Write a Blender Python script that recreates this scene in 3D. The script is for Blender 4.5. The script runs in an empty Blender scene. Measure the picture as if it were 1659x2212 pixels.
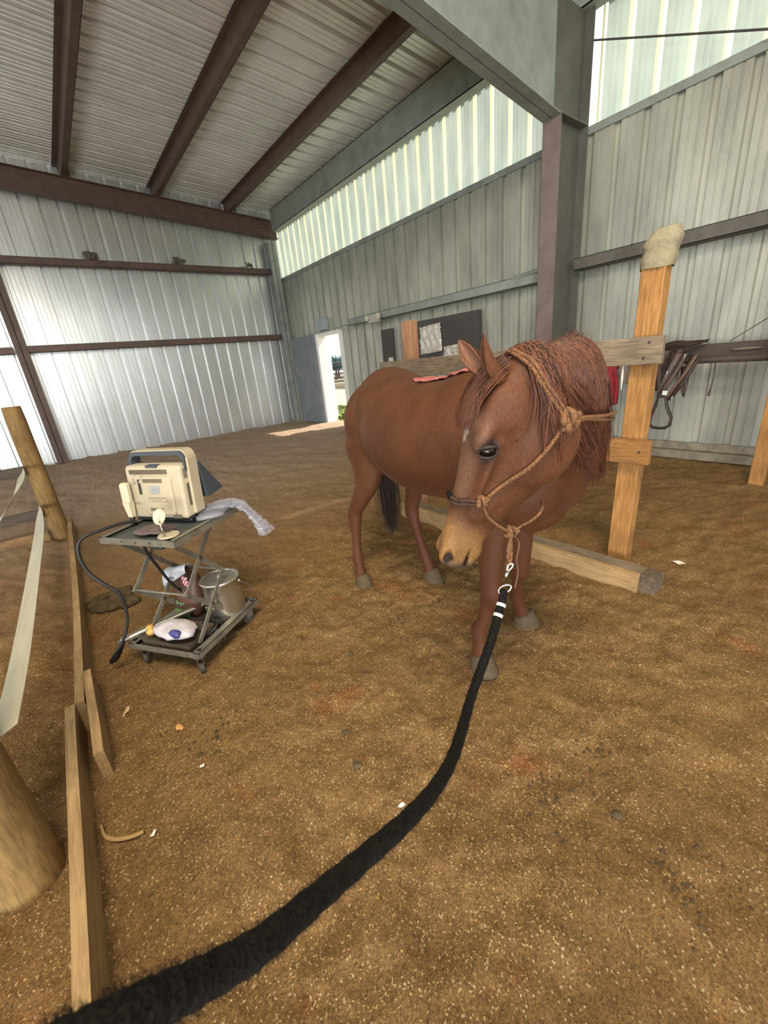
import bpy, math, random
import numpy as np
from mathutils import Vector, Matrix
from mathutils.bvhtree import BVHTree
SC = bpy.context.scene
COL = SC.collection
random.seed(7)
RNG = np.random.default_rng(7)

# ------------------------------------------------------------------ camera
CAM = Vector((0.0, 0.0, 1.45))
CR = ((0.79358, -0.60137, 0.09316), (0.28475, 0.23132, -0.93025), (0.53787, 0.76477, 0.35481))
cd = bpy.data.cameras.new('camera'); cam = bpy.data.objects.new('camera', cd); COL.objects.link(cam)
cd.sensor_fit = 'HORIZONTAL'; cd.sensor_width = 36.0; cd.lens = 882.41 / 1659 * 36
cd.clip_start = 0.02; cd.clip_end = 400
def camera_matrix(yaw, pitch, roll):
    f = np.array([math.sin(yaw)*math.cos(pitch), math.cos(yaw)*math.cos(pitch), -math.sin(pitch)])
    r0 = np.array([math.cos(yaw), -math.sin(yaw), 0.]); d0 = np.cross(f, r0)
    r = r0*math.cos(roll) + d0*math.sin(roll); d = -r0*math.sin(roll) + d0*math.cos(roll)
    return np.array([r, d, f])
RM = camera_matrix(math.radians(36.60037), math.radians(20.22806), math.radians(5.69505))
cam.matrix_world = Matrix(((RM[0][0], -RM[1][0], -RM[2][0], CAM.x), (RM[0][1], -RM[1][1], -RM[2][1], CAM.y), (RM[0][2], -RM[1][2], -RM[2][2], CAM.z), (0, 0, 0, 1)))
cd.dof.use_dof = True; cd.dof.focus_distance = 1.7; cd.dof.aperture_fstop = 9.0
SC.camera = cam

# ------------------------------------------------------------------ light
vs = SC.view_settings
vs.view_transform = 'Standard'; vs.look = 'None'; vs.gamma = 1.0; vs.use_curve_mapping = False
vs.exposure = 0.62
world = bpy.data.worlds.new('daylight'); SC.world = world; world.use_nodes = True
wn = world.node_tree.nodes; wl = world.node_tree.links
bg = wn['Background']; bg.inputs['Color'].default_value = (0.93, 0.97, 1.0, 1); bg.inputs['Strength'].default_value = 1.2
def lamp(name, kind, loc, target, energy, color, **kw):
    ld = bpy.data.lights.new(name, kind); ld.energy = energy; ld.color = color
    for k, v in kw.items(): setattr(ld, k, v)
    o = bpy.data.objects.new(name, ld); COL.objects.link(o); o.location = loc
    o.rotation_euler = (Vector(target) - Vector(loc)).to_track_quat('-Z', 'Y').to_euler()
    return o
sun = lamp('sun', 'SUN', (20, 2, 22), (0, 5, 0), 5.5, (1.0, 0.94, 0.82), angle=0.02)
overhead_fill = lamp('added_overhead_lamp', 'AREA', (-.7, -.9, 5.15), (1.2, 1.7, 0.0), 240, (1.0, 0.87, 0.68), shape='RECTANGLE', size=1.7, size_y=1.3)  # unseen area lamp added below the closed roof for soft light from overhead

ceiling_fill = lamp('added_ceiling_fill_lamp', 'AREA', (-4.6, -4.2, .7), (2.5, 6.5, 5.0), 520, (0.97, 0.98, 1.0), shape='RECTANGLE', size=5, size_y=1.2)  # unseen low lamp added to brighten the roof and back wall from below

# ------------------------------------------------------------------ helpers
def V(*a): return Vector(a)
def lin(h):
    h = h.lstrip('#'); c = [int(h[i:i+2], 16)/255 for i in (0, 2, 4)]
    return tuple((x/12.92 if x <= .04045 else ((x+.055)/1.055)**2.4) for x in c) + (1,)
def tag(o, label=None, cat=None, group=None, kind=None):
    if label: o['label'] = label
    if cat: o['category'] = cat
    if group: o['group'] = group
    if kind: o['kind'] = kind
    return o
def empty(name, loc, label, cat, group=None):
    o = bpy.data.objects.new(name, None); COL.objects.link(o); o.location = loc; o.empty_display_size = .05
    return tag(o, label, cat, group)
def mesh_object(name, verts, faces, mats, parent=None, smooth=False, fm=None):
    v = np.array(verts, float); c = (v.min(0) + v.max(0)) / 2
    me = bpy.data.meshes.new(name)
    me.from_pydata((v - c).tolist(), [], faces)
    if not isinstance(mats, (list, tuple)): mats = [mats]
    for m in mats: me.materials.append(m)
    if fm is not None: me.polygons.foreach_set('material_index', fm)
    if smooth is True: me.polygons.foreach_set('use_smooth', [True]*len(me.polygons))
    elif smooth:
        me.polygons.foreach_set('use_smooth', [True]*len(me.polygons))
        me.set_sharp_from_angle(angle=math.radians(smooth))
    me.update()
    o = bpy.data.objects.new(name, me); COL.objects.link(o)
    o.location = Vector(c)
    if parent is not None:
        o.parent = parent; o.location = Vector(c) - world_loc(parent)
    return o
def world_loc(o):
    l = Vector((0, 0, 0))
    while o is not None: l += o.location; o = o.parent
    return l
class MB:
    """collects shapes into one mesh; X is an optional map from local to world coordinates"""
    def __init__(s, X=None): s.v = []; s.f = []; s.m = []; s.X = X; s.mi = 0
    def add(s, vs_, fs):
        n = len(s.v)
        for p in vs_: s.v.append(tuple(s.X(p)) if s.X else tuple(p))
        for f in fs: s.f.append([i+n for i in f]); s.m.append(s.mi)
        return s
    def box(s, a, b, bev=0.0):
        x0, y0, z0 = [min(a[i], b[i]) for i in range(3)]; x1, y1, z1 = [max(a[i], b[i]) for i in range(3)]
        if bev <= 0:
            vs_ = [(x, y, z) for x in (x0, x1) for y in (y0, y1) for z in (z0, z1)]
            return s.add(vs_, [(0,1,3,2),(4,6,7,5),(0,4,5,1),(2,3,7,6),(0,2,6,4),(1,5,7,3)])
        B = min(bev, (x1-x0)*.49, (y1-y0)*.49, (z1-z0)*.49)
        P = []; idx = {}
        for ix in (0,1):
            for iy in (0,1):
                for iz in (0,1):
                    c = (x1 if ix else x0, y1 if iy else y0, z1 if iz else z0); d = (-1 if ix else 1, -1 if iy else 1, -1 if iz else 1)
                    for ax in range(3):
                        q = [c[i] + (0 if i == ax else d[i]*B) for i in range(3)]; idx[(ix,iy,iz,ax)] = len(P); P.append(q)
        F = []
        g = lambda *k: idx[k]
        for i in (0,1):
            F.append([g(i,0,0,0), g(i,1,0,0), g(i,1,1,0), g(i,0,1,0)][::1 if i else -1])
            F.append([g(0,i,0,1), g(1,i,0,1), g(1,i,1,1), g(0,i,1,1)][::-1 if i else 1])
            F.append([g(0,0,i,2), g(1,0,i,2), g(1,1,i,2), g(0,1,i,2)][::1 if i else -1])
        for i in (0,1):
            for j in (0,1):
                F.append([g(0,i,j,1), g(0,i,j,2), g(1,i,j,2), g(1,i,j,1)][::1 if i != j else -1])
                F.append([g(i,0,j,0), g(i,0,j,2), g(i,1,j,2), g(i,1,j,0)][::-1 if i != j else 1])
                F.append([g(i,j,0,0), g(i,j,0,1), g(i,j,1,1), g(i,j,1,0)][::1 if i != j else -1])
        for ix in (0,1):
            for iy in (0,1):
                for iz in (0,1):
                    F.append([g(ix,iy,iz,0), g(ix,iy,iz,1), g(ix,iy,iz,2)][::1 if (ix+iy+iz) % 2 == 1 else -1])
        return s.add(P, F)
    def prism(s, poly, axis, a, b):
        """poly: 2-D outline extruded along axis from a to b"""
        n = len(poly); P = []
        for t in (a, b):
            for (p, q) in poly: P.append({0: (t, p, q), 1: (p, t, q), 2: (p, q, t)}[axis])
        F = [list(range(n))[::-1], list(range(n, 2*n))] + [(i, (i+1) % n, (i+1) % n+n, i+n) for i in range(n)]
        return s.add(P, F)
    def tube(s, pts, r, n=8, cap=True, closed=False, flat=None):
        pts = [Vector(p) for p in pts]; m = len(pts)
        rr = r if isinstance(r, (list, tuple, np.ndarray)) else [r]*m
        T = []
        for i in range(m):
            a = pts[i-1] if (i > 0 or closed) else pts[i]; b = pts[(i+1) % m] if (i < m-1 or closed) else pts[i]
            d = (b-a); T.append(d.normalized() if d.length > 1e-9 else Vector((0, 0, 1)))
        u = T[0].orthogonal().normalized(); P = []
        for i in range(m):
            u = (u - T[i]*u.dot(T[i])); u = u.normalized() if u.length > 1e-6 else T[i].orthogonal().normalized()
            w = T[i].cross(u)
            for k in range(n):
                a = 2*math.pi*k/n; P.append(pts[i] + (u*math.cos(a) + w*math.sin(a)*(flat or 1))*rr[i])
        F = []
        for i in range(m if closed else m-1):
            j = (i+1) % m
            for k in range(n): F.append((i*n+k, i*n+(k+1) % n, j*n+(k+1) % n, j*n+k))
        if cap and not closed: F.append(list(range(n))[::-1]); F.append([(m-1)*n+k for k in range(n)])
        return s.add(P, F)
    def lathe(s, prof, c=(0, 0, 0), n=24, axis=2):
        P = []; F = []; m = len(prof)
        for (r, z) in prof:
            for k in range(n):
                a = 2*math.pi*k/n; x, y = r*math.cos(a), r*math.sin(a)
                q = {2: (x, y, z), 1: (x, z, y), 0: (z, x, y)}[axis]; P.append([q[i]+c[i] for i in range(3)])
        for i in range(m-1):
            for k in range(n): F.append((i*n+k, i*n+(k+1) % n, (i+1)*n+(k+1) % n, (i+1)*n+k))
        F.append(list(range(n))[::-1]); F.append([(m-1)*n+k for k in range(n)])
        return s.add(P, F)
    def ball(s, c, r, n=10):
        r = r if isinstance(r, (tuple, list)) else (r, r, r); P = []; F = []
        for i in range(n//2+1):
            for k in range(n):
                a = math.pi*i/(n//2); b = 2*math.pi*k/n
                P.append((c[0]+r[0]*math.sin(a)*math.cos(b), c[1]+r[1]*math.sin(a)*math.sin(b), c[2]+r[2]*math.cos(a)))
        for i in range(n//2):
            for k in range(n): F.append((i*n+k, (i+1)*n+k, (i+1)*n+(k+1) % n, i*n+(k+1) % n))
        return s.add(P, F)
    def build(s, name, mat, parent=None, smooth=False, sub=0):
        multi = isinstance(mat, (list, tuple))
        return mesh_object(name, s.v, s.f, mat, parent, smooth, s.m if multi else None)
def spline(pts, n=8, closed=False):
    pts = [np.array(p, float) for p in pts]; out = []; m = len(pts)
    for i in range(m if closed else m-1):
        g = lambda j: pts[j % m] if closed else pts[max(0, min(m-1, j))]
        p0, p1, p2, p3 = g(i-1), g(i), g(i+1), g(i+2)
        for k in range(n):
            t = k/n
            out.append(.5*((2*p1) + (-p0+p2)*t + (2*p0-5*p1+4*p2-p3)*t*t + (-p0+3*p1-3*p2+p3)*t**3))
    if not closed: out.append(pts[-1])
    return out

# ------------------------------------------------------------------ materials
def mat(name, color, rough=.6, metal=0.0, bump=0.0, bscale=60, var=0.0, vscale=6, dark=None, stretch=(1, 1, 1), spec=.5, **kw):
    m = bpy.data.materials.new(name); m.use_nodes = True; nt = m.node_tree; N = nt.nodes; L = nt.links
    b = N['Principled BSDF']; b.inputs['Roughness'].default_value = rough; b.inputs['Metallic'].default_value = metal
    b.inputs['Specular IOR Level'].default_value = spec
    c = lin(color) if isinstance(color, str) else color
    b.inputs['Base Color'].default_value = c
    if var or bump or dark:
        tc = N.new('ShaderNodeTexCoord'); mp = N.new('ShaderNodeMapping'); mp.inputs['Scale'].default_value = stretch
        L.new(tc.outputs['Object'], mp.inputs['Vector'])
    if var or dark:
        no = N.new('ShaderNodeTexNoise'); no.inputs['Scale'].default_value = vscale; no.inputs['Detail'].default_value = 6; no.inputs['Roughness'].default_value = .65
        L.new(mp.outputs['Vector'], no.inputs['Vector'])
        rp = N.new('ShaderNodeValToRGB'); rp.color_ramp.elements[0].position = .33; rp.color_ramp.elements[1].position = .68
        d = lin(dark) if dark else tuple(x*(1-var) for x in c[:3]) + (1,)
        rp.color_ramp.elements[0].color = d; rp.color_ramp.elements[1].color = tuple(min(1, x*(1+var*.4)) for x in c[:3]) + (1,)
        L.new(no.outputs['Fac'], rp.inputs['Fac']); L.new(rp.outputs['Color'], b.inputs['Base Color'])
    if bump:
        n2 = N.new('ShaderNodeTexNoise'); n2.inputs['Scale'].default_value = bscale; n2.inputs['Detail'].default_value = 5
        L.new(mp.outputs['Vector'], n2.inputs['Vector'])
        bm = N.new('ShaderNodeBump'); bm.inputs['Strength'].default_value = bump; bm.inputs['Distance'].default_value = .01
        L.new(n2.outputs['Fac'], bm.inputs['Height']); L.new(bm.outputs['Normal'], b.inputs['Normal'])
    for k, v in kw.items(): b.inputs[k.replace('_', ' ')].default_value = v
    return m
M = {}
M['sheet'] = mat('sheet_metal', '#d9dcdc', .34, .85, .05, 8, .15, 3, stretch=(1, 1, .25))
M['sheet_dim'] = mat('sheet_metal_dusty', '#b4b5a9', .45, .55, .1, 8, .3, 2.5, stretch=(1, 1, .3))
M['steel_red'] = mat('primed_steel', '#5f4b43', .55, .1, .15, 30, .3, 5)
M['steel_grey'] = mat('grey_steel', '#8f9690', .6, .1, .12, 20, .25, 4)
M['roof'] = mat('roof_sheet', '#e8e8e2', .40, .5, .06, 6, .12, 2)

# ------------------------------------------------------------------ walls, roof
P_ = .3048
def corr_profile(a, b, depth=.032, phase=0.0, period=P_, deep=False):
    out = []; k = math.floor((a-phase)/period) - 1
    while k*period+phase < b:
        o = k*period+phase
        for x, d in (((0, 0), (.018, depth), (.052, depth), (.07, 0), (.145, 0), (.152, .006), (.163, .006), (.17, 0), (.205, 0), (.212, .006), (.223, .006), (.23, 0)) if not deep else ((0, 0), (.010, depth), (.068, depth), (.078, 0), (.140, 0), (.144, .010), (.156, .010), (.160, 0), (.220, 0), (.224, .010), (.236, .010), (.240, 0))):
            if a <= o+x <= b: out.append((o+x, d))
        k += 1
    out = [(a, 0)] + out + [(b, 0)]
    return out
def sheet(name, prof, place, lo, hi, mats, kind='structure', fm=None, parent=None, thick=.0):
    """profile line swept between lo and hi"""
    Vv = []; F = []; n = len(prof)
    for t in (lo, hi):
        for (p, d) in prof: Vv.append(place(p, d, t))
    for i in range(n-1): F.append((i, i+1, i+1+n, i+n))
    mi = None
    if fm: mi = [fm(prof[i], prof[i+1]) for i in range(n-1)]
    o = mesh_object(name, Vv, F, mats, parent, False, mi)
    if kind: o['kind'] = kind
    return o
XW, YW = 5.88, 11.55
def roof_z(x): return 5.68 - .075*(x-.5)
bw = sheet('wall_back', corr_profile(-9, 5.9, .065, deep=True), lambda p, d, t: (p, YW+d, t if t < 1 else roof_z(p)), -.1, 5, M['sheet'])
# side wall with its door opening; above it the light strip
DY0, DY1, DZ = 8.86, 9.98, 2.24
sheet('wall_right', corr_profile(-6, DY0, .045, deep=True), lambda p, d, t: (XW+d, p, t), -.1, 3.80, M['sheet_dim'])
sheet('wall_right', corr_profile(DY0, DY1, .045, deep=True), lambda p, d, t: (XW+d, p, t), DZ, 3.80, M['sheet_dim'])
sheet('wall_right', corr_profile(DY1, YW, .045, deep=True), lambda p, d, t: (XW+d, p, t), -.1, 3.80, M['sheet_dim'])
# translucent strip
def translucent(name, col, amount, var=.25):
    m = bpy.data.materials.new(name); m.use_nodes = True; N = m.node_tree.nodes; L = m.node_tree.links
    N.remove(N['Principled BSDF']); o = N['Material Output']
    tc = N.new('ShaderNodeTexCoord'); no = N.new('ShaderNodeTexNoise'); no.inputs['Scale'].default_value = 5; no.inputs['Detail'].default_value = 7
    mp = N.new('ShaderNodeMapping'); mp.inputs['Scale'].default_value = (1, 1, .35); L.new(tc.outputs['Object'], mp.inputs['Vector']); L.new(mp.outputs['Vector'], no.inputs['Vector'])
    rp = N.new('ShaderNodeValToRGB'); rp.color_ramp.elements[0].position = .3; rp.color_ramp.elements[1].position = .7
    rp.color_ramp.elements[0].color = tuple(c*(1-var) for c in col) + (1,); rp.color_ramp.elements[1].color = tuple(col) + (1,)
    L.new(no.outputs['Fac'], rp.inputs['Fac'])
    t = N.new('ShaderNodeBsdfTranslucent'); d = N.new('ShaderNodeBsdfDiffuse'); mx = N.new('ShaderNodeMixShader'); mx.inputs[0].default_value = amount
    L.new(rp.outputs['Color'], t.inputs['Color']); L.new(rp.outputs['Color'], d.inputs['Color'])
    L.new(d.outputs[0], mx.inputs[1]); L.new(t.outputs[0], mx.inputs[2]); L.new(mx.outputs[0], o.inputs['Surface'])
    return m
M['strip_flat'] = translucent('light_panel_flat', (.38, .44, .40), .55)
M['strip_rib'] = translucent('light_panel_rib', (.98, .96, .66), .95, .12)
for i, (a, b) in enumerate(((3.3, 11.85), (-6, 3.1))):
    sheet('window_%d' % (i+1), corr_profile(a, b, .05), lambda p, d, t: (XW+.12+d, p, t), 3.78, 5.3, [M['strip_flat'], M['strip_rib']],
          fm=lambda p, q: 1 if (p[1] > .02 or q[1] > .02) else 0)
mb = MB(); mb.box((XW-.02, -6, 3.72), (XW+.2, YW, 3.80)); o = mb.build('trim_1', M['steel_grey']); o['kind'] = 'structure'
mb = MB(); mb.box((XW-.12, -6, .0), (XW-.03, DY0-.1, .10), .01); mb.box((XW-.06, -6, .1), (XW-.02, DY0-.1, .19), .01); o = mb.build('baseboard_right', mat('base_board', '#837a69', .8, 0, .4, 40, .4, 9)); o['kind'] = 'structure'
# roof
sheet('ceiling', corr_profile(-6, 11.9, 0.07, .1, deep=True), lambda p, d, t: (t, p, roof_z(t)+d), -6.5, 6.35, M['roof'])
# roof purlins: Z sections running along the building
for i, x in enumerate((-3.3, -1.75, -.2, 1.42, 3.06, 4.64)):
    z = roof_z(x); mb = MB()
    mb.box((x-.006, -6, z-.21), (x+.006, 11.53, z-.003)); mb.box((x-.006, -6, z-.215), (x+.095, 11.53, z-.208)); mb.box((x-.09, -6, z-.008), (x+.006, 11.53, z-.002)); mb.box((x+.089, -6, z-.215), (x+.095, 11.53, z-.185))
    nm = {1.42: 'brown steel roof purlin above the pen rails and machine cart', 3.06: 'brown steel roof purlin, second over the arena from the pen', 4.64: 'grey brown steel roof purlin meeting the big sloping rafter'}.get(x, 'steel roof purlin beyond the pen, out of sight above')
    if x > 0: tag(mb.build('roof_purlin', M['steel_red']), nm, 'purlin', 'roof purlins')
mb = MB(); x = 5.78; z = roof_z(x); mb.box((x-.09, -6, z-.47), (x-.08, 11.25, z-.02)); mb.box((x-.09, -6, z-.47), (x+.09, 11.25, z-.46)); mb.box((x-.09, -6, z-.03), (x+.09, 11.25, z-.02))
tag(mb.build('eave_strut', M['steel_grey']), 'grey steel eave beam running above the bright panel strip', 'beam')
# end rafter on the back wall
def beam_x(mb, x0, x1, zb, zt, y0, y1, t=.012):
    """I section in the x-z plane; zb, zt functions of x"""
    n = 8; ym = (y0+y1)/2
    for (za, zc, ya, yb) in ((lambda x: zb(x), lambda x: zb(x)+t, y0, y1), (lambda x: zt(x)-t, lambda x: zt(x), y0, y1), (zb, zt, ym-t/2, ym+t/2)):
        for k in range(n):
            a, b = x0+(x1-x0)*k/n, x0+(x1-x0)*(k+1)/n
            mb.add([(a, ya, za(a)), (b, ya, za(b)), (b, yb, za(b)), (a, yb, za(a)), (a, ya, zc(a)), (b, ya, zc(b)), (b, yb, zc(b)), (a, yb, zc(a))],
                   [(3,2,1,0), (4,5,6,7), (0,1,5,4), (2,3,7,6), (1,2,6,5), (0,4,7,3)])
mb = MB(); beam_x(mb, -9, 5.86, lambda x: roof_z(x)-.60, lambda x: roof_z(x)-.215, 11.28, 11.48)
er = empty('end_rafter', (2, 11.7, 5.2), 'long brown steel rafter across the top of the back wall', 'rafter'); mb.build('beam', M['steel_red'], er)
mb = MB()
for k in range(2):
    for j in range(3): mb = MB(); mb.lathe([(.012, 0), (.012, .02)], (5.45+.07*k, 11.345, 4.80+.07*j), 6, axis=1); mb.build('bolt', M['steel_grey'], er)
# main frame
MF = M['steel_grey']
col = empty('steel_column', (5.5, 3.2, 0), 'big grey steel wall column with wide flange holding the sloping rafter', 'column')
mb = MB(); mb.box((5.22, 3.09, 0), (5.235, 3.31, 3.80)); mb.build('flange', mat('brown_grey_steel', '#7a6c68', .6, .1, .12, 20, .25, 4), col)
mb = MB(); mb.box((5.235, 3.19, 0), (5.80, 3.205, 4.82)); mb.box((5.80, 3.09, 0), (5.815, 3.31, 4.82)); mb.box((5.235, 3.09, 3.79), (5.80, 3.31, 3.805)); mb.build('web', mat('web_steel', '#5d5d57', .6, .1, .12, 20, .25, 4), col)
mb = MB(); beam_x(mb, -3, 5.235, lambda x: 3.78 + max(0, 5.235-x)*.135, lambda x: roof_z(x)-.215, 3.09, 3.31, .014)
raf = empty('main_rafter', (3, 3.2, 4.3), 'huge deep grey steel rafter sloping down to the wall column', 'rafter'); mb.build('beam', MF, raf)
# columns on the end wall
def icol(name, x, y, top, label, w=.2, d=.2, m=None):
    mb = MB(); mb.box((x-w/2, y-d, 0), (x+w/2, y-d+.012, top)); mb.box((x-.006, y-d, 0), (x+.006, y, top)); mb.box((x-w/2, y-.012, 0), (x+w/2, y, top))
    return tag(mb.build(name, m or M['steel_red']), label, 'column')
icol('steel_column', -.15, 11.53, roof_z(0)-.6, 'brown steel column on the back wall behind the pen post')
icol('corner_column', 5.62, 11.50, 4.62, 'steel column in the far corner beside the open doorway', .22, .25, MF)
def girt(axis, a, b, c, z, label, m, sgn=1, h=.2, dp=.18, name='wall_girt', group=None):
    mb = MB(); t = .006
    for (p0, p1, z0, z1) in ((c-dp, c, z-.075, z-.069) , (c-dp, c-dp+t, z-.075, z+.055), (c-dp, c, z+.049, z+.055)):
        if axis == 'x': mb.box((a, p0, z0), (b, p1, z1))
        else: mb.box((p0, a, z0), (p1, b, z1))
    return tag(mb.build(name, m), label, 'girt', group)
girt('x', -9, -.27, 11.53, 2.33, 'brown steel girt on the back wall, left of its column', M['steel_red'])
girt('x', -.05, 5.50, 11.53, 2.34, 'brown steel girt across the back wall at door height', M['steel_red'])
girt('x', -9, 5.50, 11.53, 3.93, 'upper brown steel girt with bird nests on the back wall', M['steel_red'])
dirt = mat('mud_nest', '#6b6258', .95, 0, .8, 60, .4, 20)
for x, s in ((1.55, 1.), (3.25, .9), (4.95, .6)):
    mb = MB()
    for k in range(9):
        mb.ball((x+RNG.uniform(-.12, .16)*s, 11.37+RNG.uniform(-.04, .04), 4.01+RNG.uniform(0, .11)*s), (.05*s, .045*s, .045*s), 8)
    mb.tube([(x-.08*s, 11.36, 4.0), (x-.13*s, 11.34, 4.12)], .02*s, 6)
    tag(mb.build('bird_nest', dirt, None, True), {1.55: 'grey mud bird nest on the girt, first from the column', 3.25: 'grey mud bird nest on the girt, middle of three', 4.95: 'small bird nest on the girt nearest the far corner'}[x].replace('nearest', 'closest to'), 'nest', 'bird nests on the upper girt')
girt('y', 3.32, 8.3, 5.86, 2.33, 'grey steel girt on the side wall above the dark board', M['steel_grey'])
girt('y', -6, 3.08, 5.86, 2.37, 'grey brown steel girt behind the tall timber post', mat('dull_steel', '#5f5a54', .6, .1, .1, 20, .3, 5), dp=.2)
mb = MB(); mb.tube([(5.66, 3.35, 2.42), (5.7, 4.0, 2.38)], .03, 6); tag(mb.build('steel_brace', M['steel_grey']), 'short grey brace slanting from girt to the wall column', 'brace')
# thin rods
mb = MB(); mb.tube([(5.74, 3.05, 4.50), (5.74, 1.2, 3.68)], .009, 6); tag(mb.build('brace_rod', mat('dark_rod', '#4a4744', .6, .3)), 'thin dark rod crossing the bright window panels', 'rod')
# ------------------------------------------------------------------ ground
def vnoise(x, y, s, seed):
    r = np.random.default_rng(seed); T = r.random((256, 256))
    X, Y = x*s+100, y*s+100; xi, yi = np.floor(X).astype(int), np.floor(Y).astype(int); u, v = X-xi, Y-yi
    u = u*u*(3-2*u); v = v*v*(3-2*v); a = lambda i, j: T[(xi+i) % 256, (yi+j) % 256]
    return (a(0,0)*(1-u)*(1-v)+a(1,0)*u*(1-v)+a(0,1)*(1-u)*v+a(1,1)*u*v) - .5
def ground_h(x, y):
    x = np.asarray(x, float); y = np.asarray(y, float)
    c, s = math.cos(.6), math.sin(.6); xr, yr = x*c+y*s, -x*s+y*c
    h = .030*vnoise(x, y, 1.3, 1) + .022*vnoise(xr, yr*.6, 5, 2) + .020*vnoise(x, y, 13, 3) + .012*vnoise(x, y, 29, 4)
    far = np.clip((y-3)/3, 0, 1); h = h + far*.04*(vnoise(xr*1.0, yr*.6, 4.2, 5))
    # rake and hoof drags crossing the middle of the arena
    t = (x-.55)*.75 + (y-1.6)*.66; d = -(x-.55)*.66 + (y-1.6)*.75
    m = np.exp(-((d)/.22)**2)*np.exp(-((t-.1)/.45)**2)
    h = h + m*.0025*np.sin(t*62 + 3*vnoise(x, y, 3, 9))
    # bank of dirt inside the pen, left of the kick board
    h = h + .05*np.clip((-.32-x)/.3, 0, 1)
    return h
def axis_pts(segs):
    out = []
    for a, b, st in segs: out += list(np.arange(a, b-1e-9, st))
    return np.array(out + [segs[-1][1]])
gx = axis_pts([(-9, -2, .25), (-2, -.9, .04), (-.9, 2.6, .0125), (2.6, 6.0, .035), (6.0, 6.3, .1)])
gy = axis_pts([(-6, 0, .3), (0, .3, .05), (.3, 3.0, .0125), (3.0, 6.5, .035), (6.5, 12.1, .07)])
GX, GY = np.meshgrid(gx, gy, indexing='ij'); GZ = ground_h(GX, GY)
nx, ny = len(gx), len(gy)
idx = np.arange(nx*ny).reshape(nx, ny)
q = np.stack([idx[:-1, :-1], idx[1:, :-1], idx[1:, 1:], idx[:-1, 1:]], -1).reshape(-1, 4)
def fast_mesh(name, v, quads, m, smooth=True, parent=None):
    v = np.asarray(v, np.float32); c = (v.min(0)+v.max(0))/2
    me = bpy.data.meshes.new(name); nv, nf, k = len(v), len(quads), quads.shape[1]
    me.vertices.add(nv); me.vertices.foreach_set('co', (v-c).ravel())
    me.loops.add(nf*k); me.loops.foreach_set('vertex_index', quads.ravel().astype(np.int32))
    me.polygons.add(nf); me.polygons.foreach_set('loop_start', (np.arange(nf)*k).astype(np.int32))
    me.polygons.foreach_set('use_smooth', np.full(nf, bool(smooth)))
    me.update(calc_edges=True); me.validate()
    me.materials.append(m); o = bpy.data.objects.new(name, me); COL.objects.link(o)
    o.location = Vector([float(x) for x in c]) - (world_loc(parent) if parent else Vector())
    if parent: o.parent = parent
    return o
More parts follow.
